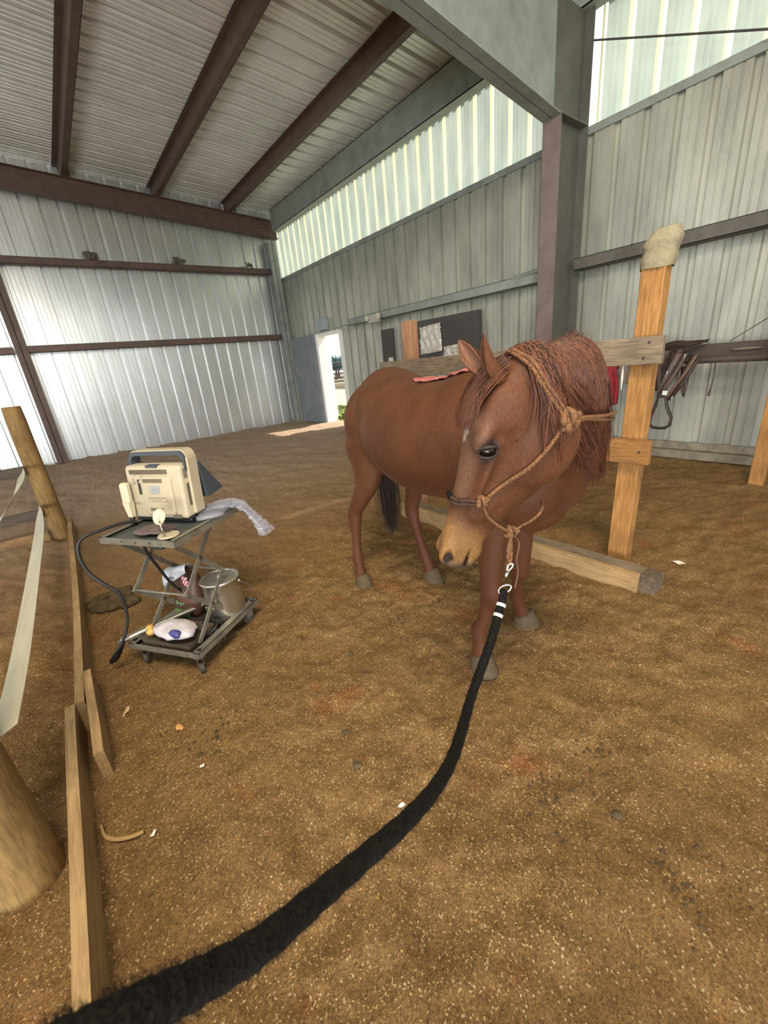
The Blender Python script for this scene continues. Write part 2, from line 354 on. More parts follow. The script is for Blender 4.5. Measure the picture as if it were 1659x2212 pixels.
def sand_material():
    m = bpy.data.materials.new('arena_sand'); m.use_nodes = True; nt = m.node_tree; N = nt.nodes; L = nt.links; b = N['Principled BSDF']
    b.inputs['Roughness'].default_value = .95; b.inputs['Specular IOR Level'].default_value = .15
    g = N.new('ShaderNodeNewGeometry')
    def noise(s, det=6, r=.6): n = N.new('ShaderNodeTexNoise'); n.inputs['Scale'].default_value = s; n.inputs['Detail'].default_value = det; n.inputs['Roughness'].default_value = r; L.new(g.outputs['Position'], n.inputs['Vector']); return n
    def ramp(src, a, ca, c, cc):
        r = N.new('ShaderNodeValToRGB'); r.color_ramp.elements[0].position = a; r.color_ramp.elements[1].position = c; r.color_ramp.elements[0].color = ca; r.color_ramp.elements[1].color = cc; L.new(src, r.inputs['Fac']); return r
    def mix(f, a, c, t='MIX', fac=None):
        x = N.new('ShaderNodeMix'); x.data_type = 'RGBA'; x.blend_type = t
        if f is not None: L.new(f, x.inputs[0])
        else: x.inputs[0].default_value = fac
        L.new(a, x.inputs[6]) if not isinstance(a, tuple) else setattr(x.inputs[6], 'default_value', a)
        L.new(c, x.inputs[7]) if not isinstance(c, tuple) else setattr(x.inputs[7], 'default_value', c)
        return x.outputs[2]
    big = ramp(noise(.9, 5).outputs['Fac'], .35, lin('#876a45'), .65, lin('#98784c'))
    mid = ramp(noise(7, 7, .7).outputs['Fac'], .25, (.62, .58, .54, 1), .6, (1, 1, 1, 1))
    c = mix(None, big.outputs['Color'], mid.outputs['Color'], 'MULTIPLY', .85)
    red = ramp(noise(2.3, 4).outputs['Fac'], .58, (0, 0, 0, 1), .74, (1, 1, 1, 1)); c = mix(red.outputs['Color'], c, lin('#8a5530'))
    dk = ramp(noise(9, 9, .8).outputs['Fac'], .575, (0, 0, 0, 1), .68, (.75, .75, .75, 1)); c = mix(dk.outputs['Color'], c, lin('#4f3b24'))
    vo = N.new('ShaderNodeTexVoronoi'); vo.inputs['Scale'].default_value = 210; L.new(g.outputs['Position'], vo.inputs['Vector'])
    sep = N.new('ShaderNodeSeparateColor'); L.new(vo.outputs['Color'], sep.inputs['Color'])
    gr = ramp(sep.outputs[0], .0, (.55, .52, .5, 1), 1.0, (1.35, 1.32, 1.25, 1)); c = mix(None, c, gr.outputs['Color'], 'MULTIPLY', .8)
    wh = ramp(sep.outputs[1], .955, (0, 0, 0, 1), .97, (.8, .8, .8, 1)); c = mix(wh.outputs['Color'], c, lin('#cdb78c'))
    sx = N.new('ShaderNodeSeparateXYZ'); L.new(g.outputs['Position'], sx.inputs[0]); mr = N.new('ShaderNodeMapRange'); mr.interpolation_type = 'SMOOTHSTEP'; mr.inputs['From Min'].default_value = 2.6; mr.inputs['From Max'].default_value = 7.5; mr.inputs['To Max'].default_value = .75; L.new(sx.outputs['Y'], mr.inputs['Value'])   # far-end brightness put into the sand colour, paler and greyer towards the wall
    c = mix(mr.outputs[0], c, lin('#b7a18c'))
    L.new(c, b.inputs['Base Color'])
    n1 = noise(38, 8, .75); bm = N.new('ShaderNodeBump'); bm.inputs['Strength'].default_value = .9; bm.inputs['Distance'].default_value = .018; L.new(n1.outputs['Fac'], bm.inputs['Height'])
    b2 = N.new('ShaderNodeBump'); b2.inputs['Strength'].default_value = .7; b2.inputs['Distance'].default_value = .004; L.new(vo.outputs['Distance'], b2.inputs['Height']); L.new(bm.outputs['Normal'], b2.inputs['Normal']); L.new(b2.outputs['Normal'], b.inputs['Normal'])
    return m
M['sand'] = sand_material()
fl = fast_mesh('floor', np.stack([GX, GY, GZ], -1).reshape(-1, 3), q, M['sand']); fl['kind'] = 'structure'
# ------------------------------------------------------------------ horse: one continuous body grown from a distance field
HP = np.array([0.957, 0.647, 1.405]); HYAW, HPIT, HROL = math.radians(135.0), math.radians(69.53), math.radians(6.91); HS = 1.0
def head_frame():
    F = np.array([math.cos(HYAW), math.sin(HYAW), 0]); up = np.array([0, 0, 1.])
    a = F*math.cos(HPIT) - up*math.sin(HPIT); t = F*math.sin(HPIT) + up*math.cos(HPIT); w = np.cross(t, a)
    return a, t*math.cos(HROL)+w*math.sin(HROL), -t*math.sin(HROL)+w*math.cos(HROL)
HA, HT, HW = head_frame()
def H(s, t, w): return HP + HS*(s*HA + t*HT + w*HW)
def head_local(p): d = (np.asarray(p)-HP)/HS; return np.stack([d@HA, d@HT, d@HW], -1)
def axp(segs):
    out = []
    for a, b, st in segs: out += list(np.arange(a, b-1e-9, st))
    return np.array(out + [segs[-1][1]], np.float32)
FX = axp([(.62, 1.30, .0062), (1.30, 2.02, .010)])
FY = axp([(.42, .98, .0062), (.98, 2.62, .011)])
FZ = axp([(-.02, .72, .010), (.72, 1.56, .0066)])
FD = np.full((len(FX), len(FY), len(FZ)), .5, np.float32)
def sub(lo, hi):
    s = []
    for A, l, h in zip((FX, FY, FZ), lo, hi):
        i0 = max(0, int(np.searchsorted(A, l))-1); i1 = min(len(A), int(np.searchsorted(A, h))+1); s.append(slice(i0, i1))
    return tuple(s)
def smin(a, b, k):
    h = np.clip(.5+.5*(b-a)/k, 0, 1); return b*(1-h)+a*h - k*h*(1-h)
def coords(s): return np.meshgrid(FX[s[0]], FY[s[1]], FZ[s[2]], indexing='ij', sparse=True)
def ell_d(P, c, A, r):
    x, y, z = P[0]-c[0], P[1]-c[1], P[2]-c[2]
    l = [x*A[i][0]+y*A[i][1]+z*A[i][2] for i in range(3)]
    q0 = [l[i]/r[i] for i in range(3)]
    k0 = np.sqrt(q0[0]**2+q0[1]**2+q0[2]**2); k1 = np.sqrt((q0[0]/r[0])**2+(q0[1]/r[1])**2+(q0[2]/r[2])**2)+1e-6
    return k0*(k0-1)/k1
def put(ells, k, op='add'):
    """ells: list of (centre, axes, radii) united hard, then blended into the body by k"""
    mg = max(.03, k*1.3); lo = np.min([np.array(c)-max(r) for c, A, r in ells], 0)-mg; hi = np.max([np.array(c)+max(r) for c, A, r in ells], 0)+mg
    S = sub(lo, hi); G = np.full(FD[S].shape, .5, np.float32)
    for c, A, r in ells:
        s2 = sub(np.array(c)-max(r)-mg, np.array(c)+max(r)+mg); d = ell_d(coords(s2), c, A, r)
        loc = tuple(slice(b.start-a.start, b.stop-a.start) for a, b in zip(S, s2)); G[loc] = np.minimum(G[loc], d)
    if op == 'add': FD[S] = smin(FD[S], G, k)
    else: FD[S] = -smin(-FD[S], G, k)
def chain(st, k=.03, n=8, up=(0, 0, 1), rt=.8):
    """st: (x, y, z, ru, rs): ellipse half-sizes along the up-ish and the side direction"""
    pts = spline([s[:5] for s in st], n); E = []
    for i, p in enumerate(pts):
        a, b = pts[max(0, i-1)][:3], pts[min(len(pts)-1, i+1)][:3]; T = (b-a)/np.linalg.norm(b-a)
        U = np.array(up, float); U = U - T*U.dot(T); U /= np.linalg.norm(U); S_ = np.cross(T, U)
        E.append((p[:3], (T, U, S_), (rt*min(p[3], p[4]), p[3], p[4])))
    put(E, k); return E
I3 = np.eye(3)
# trunk, neck (the neck bends back towards the horse's right side)
chain([(1.465,.92,1.03,.185,.145), (1.47,1.02,1.06,.27,.19), (1.475,1.18,1.075,.305,.24), (1.48,1.36,1.055,.29,.27), (1.505,1.55,1.045,.295,.285), (1.545,1.74,1.065,.295,.28),
       (1.60,1.90,1.10,.29,.255), (1.65,2.04,1.145,.27,.23), (1.70,2.16,1.135,.235,.19), (1.73,2.24,1.11,.17,.14)], k=.02, n=6, rt=.7)
NECK = [(1.475,1.05,1.13,.24,.155), (1.475,.90,1.165,.235,.145), (1.435,.79,1.21,.225,.112), (1.33,.712,1.258,.20,.098), (1.20,.665,1.29,.165,.088), (1.08,.65,1.308,.132,.076), (.985,.65,1.33,.100,.068)]
chain(NECK, k=.045, n=6, rt=.75)
# breast and shoulders
put([((1.49,.88,.965), I3, (.20,.145,.18))], .07)
for sx in (-1, 1):
    put([((1.475+sx*.14,.99,.98), I3, (.10,.15,.22)), ((1.485+sx*.135,.90,.91), I3, (.105,.125,.15))], .06)
    put([((1.615+sx*.12,2.03+sx*-.06,1.09), I3, (.135,.17,.21)), ((1.62+sx*.125,2.07-sx*.07,.97), I3, (.11,.14,.19)), ((1.56+sx*.10,1.90-sx*.04,1.22), I3, (.12,.12,.11))], .06)
# fore legs
RF = [(1.345,1.010,.92,.13,.080), (1.335,1.020,.80,.096,.064), (1.318,1.015,.68,.070,.054), (1.306,1.010,.56,.053,.045), (1.302,1.008,.47,.047,.043), (1.302,1.004,.43,.048,.044), (1.301,1.021,.38,.036,.034), (1.296,1.036,.30,.029,.027),
      (1.291,1.057,.235,.032,.030), (1.290,1.069,.20,.039,.034), (1.288,1.062,.15,.033,.031), (1.285,1.058,.10,.035,.036), (1.287,1.063,.07,.038,.040)]
LF = [(1.645,0.980,.88,.150,.100), (1.638,0.995,.76,.125,.084), (1.595,1.050,.66,.070,.054), (1.595,1.058,.54,.053,.045), (1.601,1.062,.44,.047,.043), (1.610,1.066,.395,.048,.044), (1.622,1.084,.35,.036,.034), (1.645,1.103,.27,.029,.027),
      (1.663,1.116,.205,.032,.030), (1.675,1.125,.175,.039,.034), (1.688,1.118,.13,.033,.031), (1.700,1.111,.095,.035,.036), (1.707,1.113,.07,.038,.040)]
# hind legs
RH = [(1.46,2.08,.98,.17,.10), (1.445,2.06,.86,.14,.080), (1.415,2.06,.74,.098,.058), (1.39,2.11,.63,.064,.043), (1.375,2.165,.54,.052,.038), (1.37,2.178,.48,.052,.038), (1.362,2.17,.41,.036,.032), (1.355,2.17,.31,.029,.027),
      (1.350,2.168,.235,.032,.030), (1.348,2.168,.19,.038,.034), (1.345,2.155,.14,.033,.031), (1.342,2.145,.095,.036,.037), (1.341,2.142,.07,.039,.041)]
LH = [(1.74,1.99,.98,.17,.10), (1.735,1.95,.86,.14,.080), (1.725,1.93,.74,.098,.058), (1.72,1.96,.62,.064,.043), (1.72,1.99,.52,.052,.038), (1.72,1.995,.46,.052,.038), (1.715,1.97,.39,.036,.032), (1.71,1.93,.29,.029,.027),
      (1.71,1.895,.215,.032,.030), (1.71,1.885,.18,.038,.034), (1.712,1.865,.13,.033,.031), (1.714,1.85,.095,.036,.037), (1.714,1.845,.07,.039,.041)]
RF, LF, RH, LH = [[(a_[0], a_[1], a_[2], a_[3]*(1.07 if i_ > 2 else 1.02), a_[4]*(1.09 if i_ > 2 else 1.03)) for i_, a_ in enumerate(g_)] for g_ in (RF, LF, RH, LH)]
for leg in (RF, LF, RH, LH): chain(leg, k=.03, n=6, up=(0, 1, 0), rt=.9)
for leg in (RF, LF): put([(np.array(leg[0][:3])+(0, .03, .02), I3, (.070,.105,.14))], .05)
# head: superelliptic sections along the skull axis
SS = np.array([-.06, -.04, -.01, .03, .07, .12, .17, .22, .27, .32, .37, .42, .46, .50, .535, .565, .585, .595])
TT = np.array([-.02, .015, .040, .062, .076, .085, .084, .077, .068, .060, .054, .049, .047, .046, .040, .022, .000, -.02])
TB = np.array([-.035, -.070, -.095, -.115, -.136, -.158, -.180, -.190, -.182, -.155, -.125, -.100, -.084, -.076, -.072, -.068, -.055, -.035])
WU = np.array([.02, .055, .072, .080, .084, .086, .082, .070, .060, .052, .046, .043, .043, .046, .047, .040, .026, .01])
WL = np.array([.02, .05, .066, .074, .079, .082, .082, .079, .070, .056, .044, .038, .037, .038, .038, .033, .022, .01])
lo = HP + np.minimum.reduce([H(s, t, w)-HP for s in (-.1, .6) for t in (-.24, .1) for w in (-.11, .11)]) - .03
hi = HP + np.maximum.reduce([H(s, t, w)-HP for s in (-.1, .6) for t in (-.24, .1) for w in (-.11, .11)]) + .03
S = sub(lo, hi); Pc = coords(S)
dx, dy, dz = Pc[0]-HP[0], Pc[1]-HP[1], Pc[2]-HP[2]
ls, lt, lw = [(dx*A[0]+dy*A[1]+dz*A[2])/HS for A in (HA, HT, HW)]
sg = np.linspace(-.16, .66, 400); ii = np.clip(((ls+.16)/.82*399), 0, 399).astype(np.int32)
from_tab = lambda T: np.interp(sg, SS, T).astype(np.float32)[ii]
kern = np.array([1, 4, 7, 10, 7, 4, 1.])/34
def from_tab(T):
    y = np.interp(sg, SS, T); y = np.convolve(np.pad(y, 9, mode='edge'), np.ones(19)/19, 'valid'); return y.astype(np.float32)[ii]
tt_, tb_, wu_, wl_ = from_tab(TT), from_tab(TB), from_tab(WU), from_tab(WL)
tc_, th_ = (tt_+tb_)/2, (tt_-tb_)/2+1e-3
tau = (lt-tc_)/th_; mixw = np.clip((tau+1)/2, 0, 1); ww = wl_*(1-mixw)+wu_*mixw
ex = 2.5
kk = (np.abs(tau)**ex + np.abs(lw/ww)**ex + 1e-9)**(1/ex)
dh = (kk-1)*np.minimum(th_, ww); dh = smin(-dh, -np.maximum(ls-.592, -.055-ls), .02)*-1
FD[S] = smin(FD[S], np.clip(dh, -.2, .5).astype(np.float32), .014)
HX = (HA, HT, HW)
def hput(pts, k, op='add'): put([(H(*p), HX, tuple(HS*x for x in r)) for p, r in pts], k, op)
for sw in (-1, 1):
    hput([((.185, .048, .066*sw), (.046, .024, .028)), ((.150, .062, .055*sw), (.035, .022, .022))], .02)        # brow over the eye
    hput([((.255, .002, .062*sw), (.080, .010, .014))], .025)                                                    # facial crest
    hput([((.165, -.115, .058*sw), (.105, .088, .030))], .03)                                                    # round cheek
    hput([((.545, .018, .033*sw), (.036, .026, .021))], .016)                                                    # nostril wing
    hput([((.10, .02, .075*sw), (.05, .05, .018))], .03)
    hput([((.37, -.02, .045*sw), (.05, .03, .008))], .02)
hput([((.568, -.012, 0), (.030, .034, .042))], .02)                 # upper lip
hput([((.562, -.056, 0), (.024, .020, .028)), ((.530, -.066, 0), (.028, .018, .024))], .018)      # lower lip and chin
for sw in (-1, 1):
    hput([((.216, .029, .099*sw), (.020, .026, .020))], .014, 'cut')                                             # eye socket
    hput([((.550, .020, .052*sw), (.026, .011, .016)), ((.565, .006, .050*sw), (.015, .011, .014))], .008, 'cut')  # nostril
    hput([((.30, -.030, .086*sw), (.10, .016, .014))], .035, 'cut')
hput([((.575, -.045, 0), (.040, .0045, .06)), ((.545, -.041, 0), (.038, .0042, .06))], .006, 'cut')   # mouth line
# dock of the tail
chain([(1.72,2.26,1.26,.04,.04), (1.765,2.345,1.20,.035,.035), (1.785,2.375,1.08,.028,.028), (1.79,2.38,.95,.018,.018)], k=.03, n=5)

def surface_nets(F, X, Y, Z):
    s = F < 0
    m = np.zeros(tuple(n-1 for n in F.shape), np.uint8)
    cnt = np.zeros(m.shape, np.uint8)
    for i in (0, 1):
        for j in (0, 1):
            for k in (0, 1): cnt += s[i:F.shape[0]-1+i, j:F.shape[1]-1+j, k:F.shape[2]-1+k]
    act = (cnt > 0) & (cnt < 8); I = np.argwhere(act); vid = np.full(act.shape, -1, np.int32); vid[act] = np.arange(len(I))
    acc = np.zeros((len(I), 3)); num = np.zeros(len(I))
    ax = (X, Y, Z)
    for a in range(3):
        b, c = [q for q in range(3) if q != a]
        for u in (0, 1):
            for v in (0, 1):
                o = np.zeros(3, int); o[b] = u; o[c] = v; A = I+o; B = A.copy(); B[:, a] += 1
                fa, fb = F[tuple(A.T)], F[tuple(B.T)]; cr = (fa < 0) != (fb < 0); t = np.where(cr, fa/(fa-fb+1e-12), 0)
                pa = np.stack([ax[q][A[:, q]] for q in range(3)], 1); pb = np.stack([ax[q][B[:, q]] for q in range(3)], 1)
                p = pa+(pb-pa)*t[:, None]; acc += p*cr[:, None]; num += cr
    verts = acc/num[:, None]; quads = []
    for a in range(3):
        b, c = (a+1) % 3, (a+2) % 3
        sl0 = [slice(1, n-1) for n in F.shape]; sl1 = [slice(1, n-1) for n in F.shape]; sl0[a] = slice(0, F.shape[a]-1); sl1[a] = slice(1, F.shape[a])
        s0, s1 = s[tuple(sl0)], s[tuple(sl1)]
        for flip, msk in ((0, s0 & ~s1), (1, ~s0 & s1)):
            E = np.argwhere(msk); off = np.ones(3, int); off[a] = 0; E = E+off
            def g(db, dc): q = E.copy(); q[:, b] -= db; q[:, c] -= dc; return vid[tuple(q.T)]
            Q = np.stack([g(1, 1), g(0, 1), g(0, 0), g(1, 0)], 1); quads.append(Q[:, ::-1] if flip else Q)
    return verts, np.concatenate(quads)
hv, hq = surface_nets(FD, FX, FY, FZ)
def relax(v, q, it, lam=.5):
    e = np.concatenate([q[:, [0, 1]], q[:, [1, 2]], q[:, [2, 3]], q[:, [3, 0]]]); n = len(v)
    for _ in range(it):
        for l in (lam, -lam*1.04):
            acc = np.zeros_like(v); d = np.bincount(e[:, 0], minlength=n)+np.bincount(e[:, 1], minlength=n)
            for c in range(3): acc[:, c] = np.bincount(e[:, 0], v[e[:, 1], c], n)+np.bincount(e[:, 1], v[e[:, 0], c], n)
            v = v + l*(acc/np.maximum(d, 1)[:, None]-v)
    return v
hv = relax(hv, hq, 3)
HB = BVHTree.FromPolygons([tuple(p) for p in hv], [tuple(int(i) for i in f) for f in hq])
# ears: cupped leaves joined into the same skin
def ear(base, tip, open_dir, wid, n=14, m=10):
    base, tip, od = [np.array(x, float) for x in (base, tip, open_dir)]
    ax = tip-base; L_ = np.linalg.norm(ax); ax /= L_; od = od-ax*od.dot(ax); od /= np.linalg.norm(od); sd = np.cross(ax, od)
    P = []; prof = lambda u: wid*(math.sin(math.pi*min(1, .30+.70*u))**.75 if u < .999 else 0.02)
    for layer in (0, 1):
        for i in range(n+1):
            u = i/n; w = prof(u); thk = .005*(1-u)+.002
            for j in range(m+1):
                th = (j/m*2-1); ang = th*(2.35-.95*u)
                r = w*(.78+.22*u)-(thk*1.6 if layer else 0)
                p = base + ax*L_*u + (-od*math.cos(ang) + sd*math.sin(ang))*r + od*(r*.35) + od*(.012*math.sin(u*3.14)) - sd*0
                P.append(p)
    Q = []; o2 = (n+1)*(m+1)
    for i in range(n):
        for j in range(m):
            a = i*(m+1)+j; Q.append((a, a+m+1, a+m+2, a+1)); Q.append((o2+a, o2+a+1, o2+a+m+2, o2+a+m+1))
        for j in (0, m):
            a = i*(m+1)+j; q4 = (a, o2+a, o2+a+m+1, a+m+1); Q.append(q4 if j else q4[::-1])
    for j in range(m):
        a = n*(m+1)+j; Q.append((a, o2+a, o2+a+1, a+1))
    return np.array(P), np.array(Q), np.array([0]*((n+1)*(m+1))+[1]*((n+1)*(m+1)))
view = np.array([-.7, -.6, .25])
eL = ear(H(.040, .050, .055), H(-.042, .138, .085), HT*.9+HW*.1+HA*.3, .027)
eR = ear(H(.040, .070, -.048), H(-.022, .160, -.085), HT*.5+HW*.9, .029)
nb = len(hv); allv = np.concatenate([hv, eL[0], eR[0]]); allq = np.concatenate([hq, eL[1]+nb, eR[1]+nb+len(eL[0])])
inner = np.concatenate([np.zeros(nb), eL[2], eR[2]])
# coat colours that belong to the animal: mealy muzzle, dark eye rims, star, darker legs
hl = head_local(allv); cs, ct, cw = hl.T
inhead = (np.abs(cw) < .15) & (cs > -.02) & (cs < .64) & (ct > -.26) & (ct < .13)
ss = lambda a, b, x: (lambda t: t*t*(3-2*t))(np.clip((x-a)/(b-a), 0, 1))
base = np.array([.078, .0275, .0105]); colr = np.tile(base, (len(allv), 1))
def blend(m_, c): colr[:] = colr*(1-m_[:, None]) + np.array(c)*m_[:, None]
nz = np.random.default_rng(3).random(len(allv))
blend(ss(.30, .05, np.clip(allv[:, 2], 0, 9))*.0, (0, 0, 0))
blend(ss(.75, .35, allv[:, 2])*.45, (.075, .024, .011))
blend(inhead*ss(.42, .50, cs+.25*(ct+.02)+.012*nz), (.185, .094, .032))
blend(inhead*ss(.555, .585, cs - .15*ct + .006*nz)*.85, (.05, .035, .026))
d_e = np.sqrt(((cs-.215)/.045)**2+((ct-.028)/.034)**2); blend(inhead*(np.abs(cw) > .055)*ss(1.15, .55, d_e)*.9, (.022, .014, .011))
for sw in (-1, 1):
    dn = np.sqrt(((cs-.556)/.024)**2+((ct-.016)/.016)**2+((cw-sw*.05)/.03)**2); blend(inhead*ss(1.1, .7, dn), (.02, .012, .010))
star = np.sqrt(((cs-.178)/.036)**2+((cw+.001)/(.013+.012*np.clip((cs-.14)/.05, 0, 1)))**2); blend(inhead*(ct > .05)*ss(1.25, .8, star+.4*nz-.2), (.75, .62, .48))
blend(inner*.8*(allv[:, 2] > 1.3), (.16, .075, .045))
blend(inhead*ss(.035, .065, ct+.02*ss(.1,.35,cs))*ss(.10,.16,cs)*ss(.42,.36,cs)*.32, (.19, .105, .07))
def coat_material():
    m = bpy.data.materials.new('horse_coat'); m.use_nodes = True; N = m.node_tree.nodes; L = m.node_tree.links; b = N['Principled BSDF']
    at = N.new('ShaderNodeAttribute'); at.attribute_name = 'coat'
    g = N.new('ShaderNodeNewGeometry'); mp = N.new('ShaderNodeMapping'); mp.inputs['Scale'].default_value = (1, 1, .35); L.new(g.outputs['Position'], mp.inputs['Vector'])
    n1 = N.new('ShaderNodeTexNoise'); n1.inputs['Scale'].default_value = 9; n1.inputs['Detail'].default_value = 5; L.new(mp.outputs['Vector'], n1.inputs['Vector'])
    n2 = N.new('ShaderNodeTexNoise'); n2.inputs['Scale'].default_value = 240; n2.inputs['Detail'].default_value = 3; L.new(mp.outputs['Vector'], n2.inputs['Vector'])
    r1 = N.new('ShaderNodeMapRange'); r1.inputs['From Min'].default_value = .3; r1.inputs['From Max'].default_value = .7; r1.inputs['To Min'].default_value = .80; r1.inputs['To Max'].default_value = 1.15; L.new(n1.outputs['Fac'], r1.inputs['Value'])
    r2 = N.new('ShaderNodeMapRange'); r2.inputs['From Min'].default_value = .3; r2.inputs['From Max'].default_value = .7; r2.inputs['To Min'].default_value = .78; r2.inputs['To Max'].default_value = 1.2; L.new(n2.outputs['Fac'], r2.inputs['Value'])
    mu = N.new('ShaderNodeMath'); mu.operation = 'MULTIPLY'; L.new(r1.outputs[0], mu.inputs[0]); L.new(r2.outputs[0], mu.inputs[1])
    sc = N.new('ShaderNodeVectorMath'); sc.operation = 'SCALE'; L.new(at.outputs['Color'], sc.inputs[0]); L.new(mu.outputs[0], sc.inputs['Scale']); L.new(sc.outputs[0], b.inputs['Base Color'])
    b.inputs['Roughness'].default_value = .62; b.inputs['Specular IOR Level'].default_value = .22
    b.inputs['Sheen Weight'].default_value = .05; b.inputs['Sheen Roughness'].default_value = .4; b.inputs['Sheen Tint'].default_value = (.9, .6, .42, 1)
    bm = N.new('ShaderNodeBump'); bm.inputs['Strength'].default_value = .35; bm.inputs['Distance'].default_value = .003; L.new(n2.outputs['Fac'], bm.inputs['Height']); L.new(bm.outputs['Normal'], b.inputs['Normal'])
    return m
M['coat'] = coat_material()
horse = empty('horse', (1.48, 1.5, 0), 'chestnut horse standing in the arena with its head turned back, small white star', 'horse')
body = fast_mesh('body', allv, allq, M['coat'], True, horse)
ca = body.data.color_attributes.new('coat', 'FLOAT_COLOR', 'POINT'); ca.data.foreach_set('color', np.concatenate([colr, np.ones((len(colr), 1))], 1).astype(np.float32).ravel())
# hooves
M['hoof'] = mat('hoof_horn', '#54452f', .85, 0, .4, 60, .45, 30, stretch=(1, 1, 4))
for (x, y, yw) in ((1.284, 1.050, -.1), (1.710, 1.095, .85), (1.341, 2.130, -.1), (1.716, 1.833, .3)):
    mb = MB(lambda p, x=x, y=y, yw=yw: (x+p[0]*math.cos(yw)-p[1]*math.sin(yw), y+p[0]*math.sin(yw)+p[1]*math.cos(yw), p[2])); n = 24; rows = []
    for (z, r, o) in ((-.02, .066, -.016), (0.0, .066, -.016), (.004, .064, -.015), (.040, .056, -.004), (.064, .050, .004), (.074, .046, .006), (.080, .034, .008)):
        rows.append([(r*math.cos(2*math.pi*k/n)*.95, o+r*1.12*math.sin(2*math.pi*k/n), z+(.0 if z < .02 else -.020*math.sin(2*math.pi*k/n)*(z/.09))) for k in range(n)])
    F = [(i*n+k, i*n+(k+1) % n, (i+1)*n+(k+1) % n, (i+1)*n+k) for i in range(6) for k in range(n)] + [list(range(n))[::-1], [6*n+k for k in range(n)]]
    mb.add([p for r in rows for p in r], F); mb.build('hoof', M['hoof'], horse, True)
# eyes
M['eye'] = mat('eye_gloss', '#0a0605', .16, 0, spec=.45)
def EY(p, sw): return H(.215+p[0]*.36+p[1]*.93, .028+p[0]*.93-p[1]*.36, (.0735+p[2])*sw)
for sw in (1, -1):
    mb = MB(lambda p, sw=sw: EY(p, sw)); mb.ball((0, 0, -.003), (.0235, .0180, .0200), 24); ey = mb.build('eye', M['eye'], horse, True)
    mb = MB(lambda p, sw=sw: EY(p, sw))
    for up_ in (1, -1):
        pts = []
        for k in range(17):
            a = math.pi*k/16; ca_, sa_ = math.cos(a), -math.sin(a)*up_
            pts.append((ca_*.0275, sa_*(.0140 if up_ > 0 else .0125)+(.0035 if up_ < 0 else .001), -.001+.0165*(1-.75*ca_**2)))
        mb.tube(pts, [.0014+(.0040 if up_ > 0 else .0022)*math.sin(math.pi*k/16) for k in range(17)], 10)
    if sw > 0: mb.build('eyelid', mat('eyelid_skin', '#20130e', .7), horse, True)

# hair ------------------------------------------------------------------
def strands(paths, radii, n=4):
    """paths (N, m, 3), radii (N, m): tapered hair locks in one mesh"""
    P = np.asarray(paths, float); R = np.asarray(radii, float); N_, m = P.shape[:2]
    T = np.gradient(P, axis=1); T /= np.linalg.norm(T, axis=2, keepdims=True)+1e-9
    ref = np.array([.31, .52, .79]); U = np.cross(T, ref); U /= np.linalg.norm(U, axis=2, keepdims=True)+1e-9; W_ = np.cross(T, U)
    ring = [P + (U*math.cos(2*math.pi*k/n)+W_*math.sin(2*math.pi*k/n))*R[..., None] for k in range(n)]
    Vv = np.stack(ring, 2).reshape(-1, 3)
    b = (np.arange(N_)[:, None, None]*m*n + np.arange(m-1)[None, :, None]*n + np.arange(n)[None, None, :]); k2 = (np.arange(n)+1) % n
    c = (np.arange(N_)[:, None, None]*m*n + np.arange(m-1)[None, :, None]*n + k2[None, None, :])
    return Vv, np.stack([b, c, c+n, b+n], -1).reshape(-1, 4)
def hair_mat(name, c1, c2, rough=.5):
    m = bpy.data.materials.new(name); m.use_nodes = True; N = m.node_tree.nodes; L = m.node_tree.links; b = N['Principled BSDF']
    g = N.new('ShaderNodeNewGeometry'); rp = N.new('ShaderNodeValToRGB'); rp.color_ramp.elements[0].color = lin(c1); rp.color_ramp.elements[1].color = lin(c2)
    L.new(g.outputs['Random Per Island'], rp.inputs['Fac']); L.new(rp.outputs['Color'], b.inputs['Base Color']); b.inputs['Roughness'].default_value = rough; b.inputs['Specular IOR Level'].default_value = .35
    return m
M['mane'] = hair_mat('mane_hair', '#2e160c', '#653b26'); M['tail'] = hair_mat('tail_hair', '#15100e', '#3a2a22')
npts = spline([s[:5] for s in NECK] + [(.925, .665, 1.345, .075, .055)], 12); npts = [p for p in npts]
def neck_at(u):
    f = u*(len(npts)-1); i = min(int(f), len(npts)-2); p = npts[i]*(1-(f-i))+npts[i+1]*(f-i); T = npts[i+1][:3]-npts[i][:3]; T = T/np.linalg.norm(T)
    U = np.array([0, 0, 1.]); U = U-T*U.dot(T); U /= np.linalg.norm(U); S_ = np.cross(T, U)   # S_: horse's right
    return p, T, U, -S_
r3 = np.random.default_rng(11)
def snap_out(p, off):
    q_, nrm, _, d = HB.find_nearest(Vector(p))
    if q_ is None: return np.array(p)
    inside = (Vector(p)-q_).dot(nrm) < off
    return np.array(q_+nrm*off) if inside else np.array(p)
MP, MR = [], []
for i in range(5200):
    u = r3.uniform(.14, 1.0); p, T, U, S_ = neck_at(u); m = 9; pts = []; ln = r3.uniform(.22, .50)*(1.0-.5*max(0, u-.6)/.4); rl = .5*(p[3]+p[4])
    th0 = r3.uniform(-.15, .25); drift = r3.normal(-.75, .30)*(1 if u > .35 else u/.35); c = p[:3]; cur = None; off = r3.uniform(.002, .014)
    for k in range(m):
        t = k/(m-1); th = th0+min(t*ln/rl, 3.5); t1 = min(th, 1.3)
        q_ = c + U*p[3]*math.cos(t1) + S_*(p[4]+.011)*math.sin(t1) + T*drift*t*.17 - np.array([0, 0, 1])*max(0, th-1.3)*rl
        pts.append(snap_out(q_, off+.004*math.sin(t*3)))
    MP.append(pts); w = r3.uniform(.0007, .0020); MR.append([w*(1-.75*(k/(m-1))**2) for k in range(m)])
